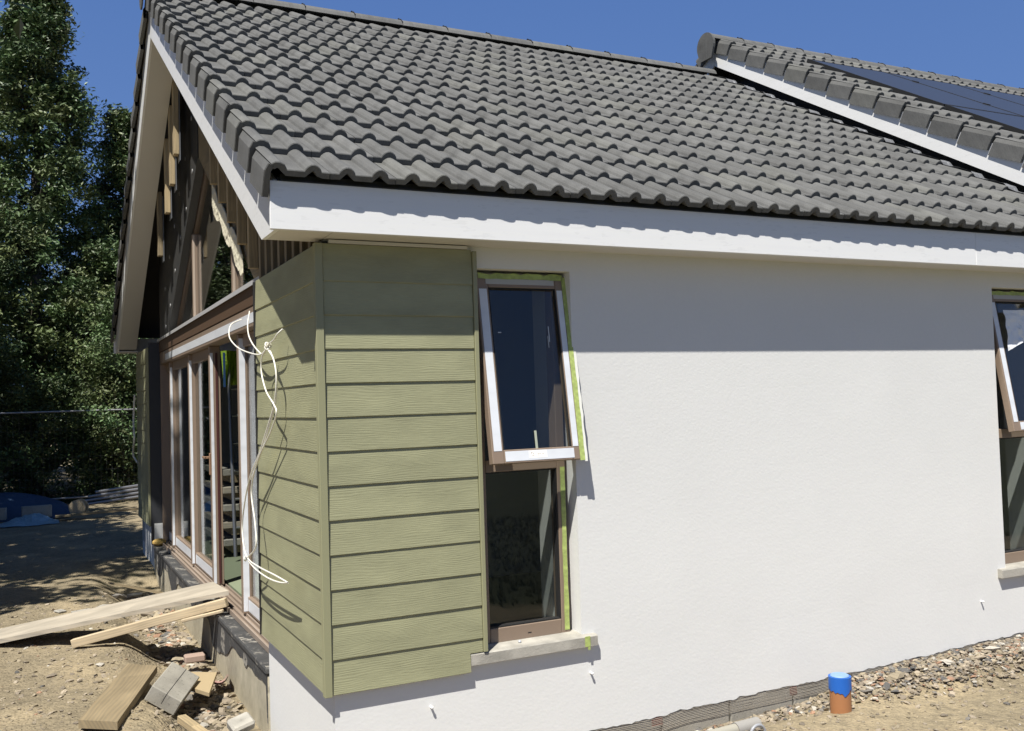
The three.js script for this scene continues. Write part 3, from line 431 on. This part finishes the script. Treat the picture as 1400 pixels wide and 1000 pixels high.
{
  const WA = Math.atan(.588), wc = Math.cos(WA), ws = Math.sin(WA), ZW = -4.41, X2 = 5.85, zE = .55, yE = 5.286 - .588 * (zE + 4.313) - .035;
  const wy = z => 5.251 - .588 * ((z < ZW ? 2 * ZW - z : z) + 4.313);
  const r2 = part('roof', prism([[zE - .05, wy(zE - .05) - .02], [zE - .05, wy(zE - .05) - .06], [ZW, wy(ZW) - .14], [2 * ZW - zE, wy(zE) - .06], [2 * ZW - zE, wy(zE) - .02], [ZW, wy(ZW) - .02]], 'zy', X2 + .02, 13), M.black, wing);
  const slope = (zE - ZW) / wc, nr = 17, x0 = X2 + .034, off = slope - nr * .335;
  const place = (name, g, x, r, back) => { const m = layTile(name, g, x, off + r * .335, yE, zE, r2, back, WA); return m; };
  for (let r = 2; r < nr; r++) {
    place('verge_tile', pick(verG), x0, r); if (r > 8) place('verge_tile', verGm, x0, r, ZW);
    for (let c = 0; c < 19; c++) { if (c > 1 && r < nr - 3) continue; place('tile', pick(midG), x0 + .222 + c * .296, r); }
  }
  ridge(r2, X2 - .09, 15, wy(ZW) - .055, ZW, .45);
  { const R = .15, cy = wy(ZW) - .075, p = []; for (let k = 0; k <= 16; k++) { const a = -.35 + (Math.PI + .7) * k / 16; p.push([ZW + Math.cos(a) * R, cy + Math.sin(a) * R]); } p.push([ZW - .1, cy - .16], [ZW + .1, cy - .16]); part('ridge_end_cap', prism(p, 'zy', X2 - .12, X2 - .092), M.tiles[1], r2); }
  const lw = z => 4.985 - .588 * (Math.abs(z - ZW)) + .035;
  for (const s of [1, -1]) { const e = s > 0 ? zE : 2 * ZW - zE, p = [[ZW + s * .001, lw(ZW)], [ZW + s * .001, wy(ZW) - .035], [e, wy(e) - .035], [e, lw(e)]]; part('bargeboard', prism(s > 0 ? p.slice().reverse() : p, 'zy', X2, X2 + .02), M.white, wing); }
  part('verge_soffit', [prism([[ZW, lw(ZW) + .005], [ZW, lw(ZW) + .02], [zE, lw(zE) + .02], [zE, lw(zE) + .005]], 'zy', X2 + .0205, 6.12), prism([[ZW, lw(ZW) + .005], [2 * ZW - zE, lw(zE) + .005], [2 * ZW - zE, lw(zE) + .02], [ZW, lw(ZW) + .02]], 'zy', X2 + .0205, 6.12)], M.membrane, wing);
  part('gable_wall', prism([[-.05, .5], [-.05, wy(-.05) - .12], [ZW, wy(ZW) - .16], [2 * ZW, wy(-.05) - .12], [2 * ZW, .5]], 'zy', 6.12, 6.3), M.membrane, wing);
  part('side_wall', box(6.605, 13, -.8, wy(.25) - .2, -.3, .2), M.render, wing);
  // solar panels
  const zs = s => [yE + s * ws, zE - s * wc];
  const sTop = (zE + 3.6) / wc, pl = 1.98, pw = 1.165;
  for (let c = 0; c < 4; c++) for (let r = 0; r < 2; r++) {
    const g = holder('solar_panel', wing); const s0 = sTop - (r + 1) * pl; const [y, z] = zs(s0); g.position.set(6.43 + c * pw, y, z); g.rotation.x = WA;
    const h = .075, q = .018; part('glass_face', box(q, pw - .012 - q, h - .004, h, -pl + .012 + q, -q), M.solar, g); part('panel_frame', [box(0, q, h - .035, h + .002, -pl + .012, 0), box(pw - .012 - q, pw - .012, h - .035, h + .002, -pl + .012, 0), box(q, pw - .012 - q, h - .035, h + .002, -q, 0), box(q, pw - .012 - q, h - .035, h + .002, -pl + .012, -pl + .012 + q)], M.black, g);
    for (const t of [.25, .75]) part('panel_clamp', box(pw - .03, pw + .018, h + .0025, h + .009, -pl * t - .03, -pl * t + .03), M.black, g);
  }
}

// ------------------------------------------------------------------ things on the ground near the doors
const pin = (x, z, dy = 0) => [x, gh(x, z) + dy, z];
{
  const pw = (g, k) => { const p = g.attributes.position, uv = g.attributes.uv; for (let i = 0; i < p.count; i++) uv.setXY(i, p.getX(i) * .83 + p.getZ(i) * .55 + k, (p.getZ(i) * .83 - p.getX(i) * .55) * .8 + p.getY(i) * .5); return g; };
  single('ramp_board', pw(slab([[-1.6, -.445, -4.62], [-1.6, -.443, -4.2], [.115, -.035, -3.02], [.09, -.05, -3.56]], .032), 0), M.woodGrey, 'wide weathered board laid as a ramp from the soil up to the door threshold', 'plank');
  const bm = (a, b, w, h, wv) => { const A1 = V(...a), B1 = V(...b), d = B1.clone().sub(A1), l = d.length(); const g = box(0, l, -h, 0, -w / 2, w / 2, .004); uvm(g, wv, wv * .37); g.applyQuaternion(new THREE.Quaternion().setFromUnitVectors(V(1, 0, 0), d.normalize())); g.translate(...a); return g; };
  single('timber_beam', bm([-.905, -.385, -3.69], [.085, -.078, -2.985], .045, .062, 1.3), M.woodPale, 'pale squared timber leaning along the near edge of the ramp board', 'timber');
  single('timber_batten', bm([-.2, -.225, -3.14], [.06, -.152, -2.96], .03, .022, 3.1), M.woodPale, 'short pale batten tucked under the upper end of the squared timber', 'timber');
  const pk = slab([[-.936, -.385, -1.61], [-.75, -.385, -1.46], [-.428, -.392, -2.58], [-.595, -.39, -2.74]], .044); const p = pk.attributes.position, uv = pk.attributes.uv; for (let i = 0; i < p.count; i++) uv.setXY(i, p.getZ(i), p.getX(i) * .9 + p.getZ(i) * .27 + p.getY(i) * .6);
  single('timber_plank', pk, M.woodDark, 'thick brown plank lying flat on the soil beside the concrete block', 'plank');
  const blk = thing('concrete_block', 'grey concrete block tipped on its edge beside the brown plank', 'block');
  { const m = part('block_body', uvm(box(-.215, .215, -.1, .1, -.05, .05, .005)), M.conc, blk); part('joint_line', box(-.2155, .2155, -.002, .002, -.02, .0506), M.rubber, blk); }
  blk.position.set(-.385, -.43, -2.13); blk.rotation.set(-1.05, .0, 0); blk.rotation.order = 'YXZ'; blk.rotation.set(-1.0, 1.08, .12);
  single('timber_offcut', slab([[-.3, -.445, -2.28], [-.19, -.44, -2.0], [-.075, -.43, -2.42], [-.23, -.45, -2.62]], .022).translate(0, -.02, 0), M.woodTan, 'tan board offcut half hidden behind the concrete block', 'offcut');
  { const g = new THREE.CylinderGeometry(.065, .055, .2, 18, 1, true, -1.5, 3.0).rotateX(Math.PI / 2 - .25).rotateY(-.2); single('clay_pipe_shard', [g.toNonIndexed(), new THREE.CylinderGeometry(.055, .046, .2, 18, 1, true, -1.5, 3.0).rotateX(Math.PI / 2 - .25).rotateY(-.2).toNonIndexed()], mat(.38, .23, .2, .85), 'broken pink clay pipe shard lying against the concrete upstand', 'pipe shard').position.set(-.04, -.5, -2.55); }
  single('timber_stake', bm([-.41, -.43, -1.55], [-.24, -.47, -.9], .05, .04, 7), M.woodTan, 'short yellow timber stake on wet soil by the plinth', 'timber');
  { const g = uvm(box(-.065, .065, -.03, .03, -.05, .05, .012)); const m = single('stone_slab', g, M.sill, 'cream broken slab lying in the rubble by the white plinth', 'stone'); m.position.set(-.125, -.47, -1.33); m.rotation.set(.5, .3, .05); }
  single('brick_fragment', uvm(box(-.07, .07, -.025, .025, -.045, .045, .008)), mat(.33, .24, .19, .9), 'flat pink brick fragment in the shade under the ramp', 'brick').position.set(-.12, -.5, -3.1);
  single('foam_lump', new THREE.IcosahedronGeometry(.07, 2).scale(1.1, .6, 1.2), mat(.5, .33, .1, .9, { bumpMap: T.lead, bumpScale: .02 }), 'yellow foam lump at the far end of the dark ledge', 'foam').position.set(.09, -.165, -7.15);
}
{ // drainage pipes by the white wall
  const d = thing('drain_pipe', 'upright orange drain pipe with its top sealed in blue tape', 'pipe');
  part('pipe_body', new THREE.CylinderGeometry(.056, .056, .3, 28, 1, true), mat(.34, .15, .062, .5), d).position.y = .03;
  const P = [], n = 48; for (let i = 0; i < n; i++) { const a = i / n * Math.PI * 2, b = (i + 1) / n * Math.PI * 2, k = t => .135 - .045 * Math.pow(fbm(t * 2.6 + 2, 2, 2), 1.5) - .03 * fbm(t * 7, 5, 3), q = (t, y) => [Math.cos(t) * (.0585 + .002 * fbm(t * 6, y * 40, 2)), y, Math.sin(t) * (.0585 + .002 * fbm(t * 6, y * 40, 2))]; P.push(...q(a, k(a)), ...q(a, .181), ...q(b, .181), ...q(a, k(a)), ...q(b, .181), ...q(b, k(b))); P.push(...q(a, .181), 0, .184, 0, ...q(b, .181)); }
  part('blue_tape', tris(P), mat(.012, .11, .45, .45, { bumpMap: T.fine, bumpScale: .002 }), d);
  part('tape_top', new THREE.CylinderGeometry(.045, .05, .006, 20).translate(0, .186, 0), mat(.2, .32, .5, .6), d);
  part('plastic_wrap', new THREE.SphereGeometry(.07, 14, 8, 0, Math.PI * 2, 0, 1.4).scale(1.7, .9, 1), new THREE.MeshPhysicalMaterial({ color: L(.85, .85, .85), transmission: .75, roughness: .35, thickness: 0, side: THREE.DoubleSide }), d).position.set(.04, -.07, -.04);
  d.position.set(2.745, -.445, .265);
  const e = thing('plastic_pipe', 'dusty grey plastic pipe lying against the wall base', 'pipe');
  part('pipe_body', bar([0, 0, 0], [.42, .02, .02], .030, 20), mat(.3, .285, .235, .8), e); part('socket', [bar([.3, .014, .014], [.44, .02, .02], .037, 20)], mat(.26, .25, .23, .7), e);
  part('clip_ring', new THREE.TorusGeometry(.045, .008, 8, 24, 4.6).translate(.38, .0, .09), mat(.3, .31, .33, .4), e); part('blue_band', bar([.03, .0015, .0015], [.12, .006, .006], .0312, 20), mat(.08, .13, .25, .7), e);
  e.position.set(1.74, -.445, .235);
}
{ // loose stones
  const ico = []; for (let k = 0; k < 5; k++) { const g = k < 3 ? new THREE.IcosahedronGeometry(1, 0) : new THREE.DodecahedronGeometry(1, 0), p = g.attributes.position; for (let i = 0; i < p.count; i++) { const x = p.getX(i), y = p.getY(i), z = p.getZ(i), s = .6 + .75 * hsh(Math.round(x * 3 + 40 * k) + 99, Math.round(y * 3) + Math.round(z * 3) * 13); p.setXYZ(i, x * s, y * s * .48, z * s); } g.computeVertexNormals(); ico.push(g); }
  const cols = [[.31, .26, .18], [.37, .31, .23], [.24, .2, .15], [.12, .115, .108], [.5, .465, .4], [.19, .175, .155], [.33, .2, .13]];
  const sm = mat(1, 1, 1, .95, { bumpMap: T.fine, bumpScale: .003 });
  function scatter(name, label, cat, n, f, kmin, kmax, pow = 3) {
    const o = new THREE.Group(); o.name = name; o.userData = { label, category: cat, kind: 'stuff' }; scene.add(o); const per = ico.map(() => []);
    for (let i = 0; i < n; i++) { const q = f(); if (!q) continue; per[i % 5].push(q); }
    per.forEach((l, i) => { const im = new THREE.InstancedMesh(ico[i], sm, l.length); im.name = name + '_stones'; sh(im); const m = new THREE.Matrix4(), e = new THREE.Quaternion(), u = new THREE.Euler(); l.forEach(([x, z, dy], j) => { const s = kmin + (kmax - kmin) * Math.pow(rnd(), pow); u.set(rr(-.5, .5), rr(0, 6.3), rr(-.5, .5)); e.setFromEuler(u); m.compose(V(x, gh(x, z) + s * .2 + (dy || 0), z), e, V(s * rr(.8, 1.3), s * rr(.7, 1.1), s * rr(.8, 1.2))); im.setMatrixAt(j, m); const c = pick(rnd() < (name === 'gravel' ? .88 : .5) ? cols.slice(0, 3) : cols), b = rr(.8, 1.3); im.setColorAt(j, L(c[0] * b, c[1] * b, c[2] * b)); }); o.add(im); });
  }
  scatter('gravel', 'small stones scattered over the bare soil', 'gravel', 5200, () => { const a = rnd(); if (a < .62) { const x = rr(-2.2, -.3), z = rr(-6, -.6); return [x, z]; } const x = rr(1.2, 5.4), z = rr(-.02, 1.3); return [x, z]; }, .004, .02, 4);
  scatter('rubble', 'heaped stone and brick rubble along the foot of the white wall', 'rubble', 6500, () => { const x = 1.6 + 4 * Math.pow(rnd(), .55), w = .1 + .24 * smooth(2.4, 3.3, x); const z = -.03 + w * Math.abs(gs()) * .8; return [x, z, .015 * rnd() * smooth(2.4, 3.1, x)]; }, .004, .022, 2.8);
  scatter('trench_rubble', 'broken brick and stone rubble in the trench below the doors', 'rubble', 2600, () => { const z = rr(-6.6, -.9), x = -.14 + gs() * .14; return x < .03 ? [x, z, 0] : null; }, .006, .038, 2.6);
  // larger pieces one by one
  const spots = [[3.35, .1, .055, 0], [3.46, .06, .045, 3], [3.62, .13, .035, 2], [3.8, .09, .045, 4], [4.02, .12, .04, 1], [4.22, .08, .05, 4], [4.4, .16, .045, 3], [3.05, .16, .035, 5], [3.15, .07, .03, 4], [2.9, .14, .03, 1], [-.75, -3.05, .03, 4], [-.55, -2.95, .035, 1], [-1.05, -3.0, .03, 2], [-.95, -2.75, .025, 1], [-.33, -2.85, .04, 4], [-.28, -5.9, .07, 3], [-.42, -6.15, .09, 5], [-.22, -6.5, .08, 4], [-.2, -5.5, .06, 2], [-.3, -5.2, .05, 1], [-.12, -1.15, .06, 5], [-.05, -1.0, .05, 0], [-.22, -1.12, .05, 2]];
  spots.forEach(([x, z, s, c], i) => { const k = cols[c]; const o = part(numbered('stone'), ico[i % 5], mat(k[0], k[1], k[2], .95, { bumpMap: T.fine, bumpScale: .003 }), scene); o.position.set(x, gh(x, z) + s * .25, z); o.scale.set(s * 1.2, s * .8, s); o.rotation.set(rr(-.3, .3), rr(0, 6), rr(-.3, .3)); o.userData = x > 1 ? { label: 'loose broken stone on the rubble heap by the white wall', category: 'stone', group: 'stones on the wall rubble' } : { label: 'loose stone on the soil near the door trench', category: 'stone', group: 'stones near the door trench' }; });
  for (const [x, z, a, b, r] of [[-.78, -5.05, .16, .1, .3], [-.6, -5.15, .12, .09, 1], [-.95, -5.2, .1, .07, 2], [-.5, -4.95, .09, .06, .6]]) { const g = uvm(box(-a / 2, a / 2, 0, .014, -b / 2, b / 2, .004)); const o = part(numbered('slate_flake'), g, M.sill, scene); o.position.set(x, gh(x, z) + .004, z); o.rotation.y = r; o.userData = { label: 'thin pale stone flake lying flat on the soil beyond the ramp', category: 'stone', group: 'stone flakes beyond the ramp' }; }
  single('timber_strip', slab([[-.5, -.39, -6.2], [-.46, -.39, -6.12], [.0, -.44, -5.45], [-.04, -.44, -5.5]], .02), M.woodDark, 'dark timber strip lying on rubble by the far plinth', 'timber');
}

{ // unseen rough grass, read from the pane reflection and sized to cut ground bounce
  const P = []; for (let k = 0; k < 7; k++) { const a = k * .9, l = .05 + .02 * (k % 3), dx = Math.cos(a) * .03, dz = Math.sin(a) * .03; P.push(Math.cos(a + 1.5) * .004, 0, Math.sin(a + 1.5) * .004, -Math.cos(a + 1.5) * .004, 0, -Math.sin(a + 1.5) * .004, dx, l, dz); }
  const g = tris(P), n = 9000, im = new THREE.InstancedMesh(g, mat(.085, .085, .045, .85), n), m = new THREE.Matrix4(), q = new THREE.Quaternion(); let c = 0;
  for (let i = 0; i < n * 3 && c < n; i++) { const x = rr(-4, 9), z = rr(2.1, 8.5); if (fbm(x * .9 + 3, z * .9, 4) + .22 * (z - 3.1) < .5) continue; if (Math.hypot(x + 1.13, z - 4.19) < .5) continue; q.setFromAxisAngle(V(0, 1, 0), rr(0, 6.3)); m.compose(V(x, gh(x, z) - .004, z), q, V(1, rr(.4, .9), 1).multiplyScalar(rr(.7, 1.5))); im.setMatrixAt(c++, m); }
  im.count = c; im.name = 'rough_grass'; sh(im); im.userData = { label: 'unseen rough grass on the open side of the plot', category: 'grass', kind: 'stuff' }; scene.add(im);
}

// ------------------------------------------------------------------ stored materials at the back of the plot
{
  const drape = (x0, x1, z0, z1, hf, n = 26) => { const P = []; const pt = (i, j) => { const u = i / n, v = j / n, x = x0 + (x1 - x0) * u, z = z0 + (z1 - z0) * v; return [x, gh(x, z) + hf(u, v, x, z), z]; }; for (let j = 0; j < n; j++) for (let i = 0; i < n; i++) { const a = pt(i, j), b = pt(i + 1, j), c = pt(i + 1, j + 1), d = pt(i, j + 1); P.push(...a, ...d, ...c, ...a, ...c, ...b); } return tris(P); };
  single('blue_tarpaulin', drape(-2.9, -.62, -15.2, -13.7, (u, v, x, z) => .02 + .42 * Math.pow(Math.sin(Math.PI * clamp(u * .95 + .02)), .5) * Math.sin(Math.PI * v) + .05 * (fbm(x * 3, z * 3, 3) - .5)), mat(.018, .045, .1, .6), 'dark blue tarpaulin draped over a low heap before the hedge', 'tarpaulin');
  single('plastic_sheet', drape(-1.65, -.8, -13.35, -12.8, (u, v, x, z) => .015 + .14 * Math.sin(Math.PI * u) * Math.sin(Math.PI * v) * (.5 + fbm(x * 9, z * 9, 3))), mat(.2, .33, .42, .3), 'crumpled light blue plastic sheet in front of the concrete blocks', 'plastic sheet');
  for (const [x, r] of [[-1.12, .1], [-1.78, -.1]]) { const m = single('concrete_block', uvm(box(-.22, .22, 0, .19, -.07, .07, .006)), M.conc, x > -1.5 ? 'pale concrete block standing on edge before the blue tarpaulin' : 'concrete block at the outer end of the blue tarpaulin', 'block'); m.position.set(x, gh(x, -13.5) + .06, -13.5); m.rotation.y = r; }
  for (let i = 0; i < 7; i++) { const y = -.38 + (i >> 1) * .07 + .1, z = -14.2 - (i % 2) * .09 - (i >> 1) * .05; single('scaffold_tube', bar([-.55 + i * .06, y - .03, z], [1.7, y + .12, z - .5], .026, 10), M.steel, 'grey scaffold tube in the stack before the hedge', 'tube', 'stacked scaffold tubes'); }
  const dr = thing('cable_drum', 'small pale cable drum beside the stacked scaffold tubes', 'drum'); part('flange', new THREE.CylinderGeometry(.13, .13, .03, 22).rotateX(Math.PI / 2), M.woodPale, dr); part('flange', new THREE.CylinderGeometry(.13, .13, .03, 22).rotateX(Math.PI / 2).translate(0, 0, -.2), M.woodPale, dr); part('core', new THREE.CylinderGeometry(.06, .06, .2, 16).rotateX(Math.PI / 2).translate(0, 0, -.1), M.black, dr); dr.position.set(-.52, -.27, -13.4); dr.rotation.y = -.3;
  single('timber_plank', slab([[-.85, -.36, -13.35], [-.85, -.36, -13.2], [.9, -.33, -13.35], [.9, -.33, -13.5]], .03), M.woodDark, 'long thin plank lying below the scaffold tubes', 'plank');
  const fe = thing('mesh_fence', 'temporary steel mesh fence panel in front of the dark hedge', 'fence'); part('top_rail', bar([-4.5, 1.34, -16], [1.9, 1.35, -16], .019, 8), M.steel, fe); part('bottom_rail', bar([-4.5, -.3, -16], [1.9, -.3, -16], .019, 8), M.steel, fe);
  for (const x of [-4.4, -1.0 - 1.6, .95]) part('post', bar([x, -.42, -16], [x, 1.4, -16], .019, 8), M.steel, fe);
  const w = []; for (let x = -4.4; x < 1.9; x += .1) w.push(box(x, x + .003, -.3, 1.34, -16.002, -15.998)); for (let y = -.05; y < 1.3; y += .26) w.push(box(-4.4, 1.9, y, y + .003, -15.997, -15.993)); part('wire_mesh', w, mat(.06, .06, .06, .7), fe).userData.kind = 'stuff';
}

// ------------------------------------------------------------------ trees
function leafCloud(clumps, perClump, leafMin, leafMax, spread) {
  const n = clumps.length * perClump, P = new Float32Array(n * 12 * 1.5), C = new Float32Array(n * 12 * 1.5), a = V(), b = V(), c = V(), nn = V(); let o = 0;
  const put = (v, k) => { P[o] = v.x; P[o + 1] = v.y; P[o + 2] = v.z; C[o] = k[0]; C[o + 1] = k[1]; C[o + 2] = k[2]; o += 3; };
  for (const cl of clumps) { const ct = rr(.6, 1.45), cw = rr(.75, 1.08); for (let i = 0; i < perClump; i++) {
    const p = V(cl[0] + gs() * spread * cl[3], cl[1] + gs() * spread * .75 * cl[3], cl[2] + gs() * spread * cl[3]), s = rr(leafMin, leafMax);
    nn.set(gs(), Math.abs(gs()) + .35, gs()).normalize(); a.set(rnd() - .5, rnd() - .5, rnd() - .5).cross(nn).normalize(); b.crossVectors(nn, a).normalize();
    const t = rr(.75, 1.25) * ct, k = [.112 * t * cw, .145 * t, .055 * t];
    const v0 = p.clone().addScaledVector(a, -s), v1 = p.clone().addScaledVector(b, s * .42).addScaledVector(nn, s * .12), v2 = p.clone().addScaledVector(a, s), v3 = p.clone().addScaledVector(b, -s * .42).addScaledVector(nn, s * .12);
    put(v0, k); put(v1, k); put(v2, k); put(v0, k); put(v2, k); put(v3, k);
  } }
  const g = new THREE.BufferGeometry(); g.setAttribute('position', new THREE.BufferAttribute(P.subarray(0, o), 3)); g.setAttribute('color', new THREE.BufferAttribute(C.subarray(0, o), 3)); g.computeVertexNormals(); return g;
}
const leafM = new THREE.MeshPhysicalMaterial({ vertexColors: true, roughness: .48, transmission: .28, thickness: 0, specularIntensity: .7, side: THREE.DoubleSide });
const barkM = mat(.11, .095, .075, .95, { bumpMap: T.lead, bumpScale: .02 });
function limb(a, b, r0, r1) { const A1 = V(...a), B1 = V(...b), l = A1.distanceTo(B1), g = new THREE.CylinderGeometry(r1, r0, l, 7, 1); g.applyQuaternion(new THREE.Quaternion().setFromUnitVectors(V(0, 1, 0), B1.clone().sub(A1).normalize())); g.translate((A1.x + B1.x) / 2, (A1.y + B1.y) / 2, (A1.z + B1.z) / 2); return g.toNonIndexed(); }
function tree(name, label, x, z, h, rad, base, nClump, per, env, group, leaf = [.07, .13]) {
  const t = thing(name, label, name.includes('shrub') ? 'shrub' : 'tree', group); const y0 = gh(x, z) - .1;
  const clumps = [], limbs = []; const lean = rr(-.3, .3);
  for (let k = 0; k < 4; k++) limbs.push(limb([x + lean * k / 4, y0 + h * .2 * k, z], [x + lean * (k + 1) / 4, y0 + h * .2 * (k + 1) + .02, z], .022 * h * (1 - k * .22), .022 * h * (1 - (k + 1) * .22)));
  for (let i = 0; i < nClump; i++) {
    const f = Math.pow(rnd(), .9), y = y0 + base + (h - base) * f, R = rad * env(f), a = rnd() * 6.283, q = R * Math.pow(rnd(), .45), lump = .75 + .5 * vn(a * 1.6 + x, f * 6 + z);
    const cx = x + lean * f + Math.cos(a) * q * lump, cz = z + Math.sin(a) * q * lump; clumps.push([cx, y, cz, rr(.6, 1.35)]);
    if (i % 6 === 0) limbs.push(limb([x + lean * f * .8, Math.max(y0 + .4, y - q * .7 - .2), z], [cx, y, cz], .012 * (h - y + y0 + 2) * .8, .01));
  }
  part('trunk', limbs, barkM, t); part('crown', leafCloud(clumps, per, leaf[0], leaf[1], leaf[1] > .083 ? .32 : .23), leafM, t); return t;
}
const cone = f => Math.max(.1, 1.1 - f * 1.02) * (.85 + .15 * Math.sin(f * 9)), ball = f => Math.sqrt(Math.max(.04, 1 - Math.pow(f * 1.9 - .85, 2))) , tall = f => Math.pow(Math.sin(Math.PI * clamp(.1 + f * .86)), .7);
tree('ash_tree', 'tall dense tree with a pointed crown rising above the hedge', -1.2, -20.5, 12.0, 3.6, 1.2, 660, 150, cone, null, [.038, .082]);
tree('ash_tree', 'slimmer leafy tree close behind the far end of the gable', 0.9, -21.5, 9.3, 3.1, 1.2, 520, 130, cone, null, [.038, .08]);
tree('ash_tree', 'broad tree filling the background left of the pointed tree', -5.4, -22, 10.5, 3.2, 1.2, 260, 52, tall);
tree('ash_tree', 'broad dense tree far behind the pointed tree', -2.6, -27, 8.4, 3.4, .2, 360, 90, tall, null, [.05, .09]);
tree('ash_tree', 'dense rounded tree far behind the slimmer tree', 2.4, -27.5, 7.6, 3.2, .2, 320, 90, tall, null, [.05, .09]);
tree('ash_tree', 'dark low tree behind the mesh fence and tarpaulin', -2.4, -18.6, 6.4, 2.2, .3, 300, 110, tall, null, [.035, .07]);
tree('ash_tree', 'dark tree between the pointed tree and the house', .55, -19.2, 5.6, 1.9, .2, 260, 110, tall, null, [.035, .07]);
tree('leafy_shrub', 'bright green rounded shrub beside the far corner of the house', .55, -15.6 - 1.1, 4.0, 1.0, .1, 130, 130, tall, null, [.03, .055]);
for (const [x, z, h, r] of [[-3.6, -17.2, 2.6, 1.1], [-2.2, -17.0, 2.9, 1.1], [-1.0, -17.1, 2.5, 1.0], [.2, -17.0, 2.7, 1.0], [1.4, -17.1, 2.9, 1.1], [2.6, -17.4, 3.4, 1.2]]) tree('hedge_shrub', 'dark ivy covered shrub in the hedge behind the mesh fence', x, z, h, r, 0, 90, 110, tall, 'shrubs of the hedge', [.03, .06]);
// boundary trees beside the plot: their shade dapples the ground beyond the ramp
for (const [x, z, h, r] of [[-4.25, -5.6, 11.4, 2.5], [-4.8, -8.0, 9.8, 2.6], [-4.6, -10.8, 9.4, 2.6], [-5.0, -13.4, 10.2, 2.7], [-6.2, -15.6, 10.5, 2.8], [-7.6, -11.5, 11.5, 2.9]]) tree('boundary_tree', 'boundary tree shading the bare soil beside the plot', x, z, h, r, 2.6, 210, 46, tall, 'boundary trees beside the plot', [.09, .15]);

renderer.render(scene, camera);
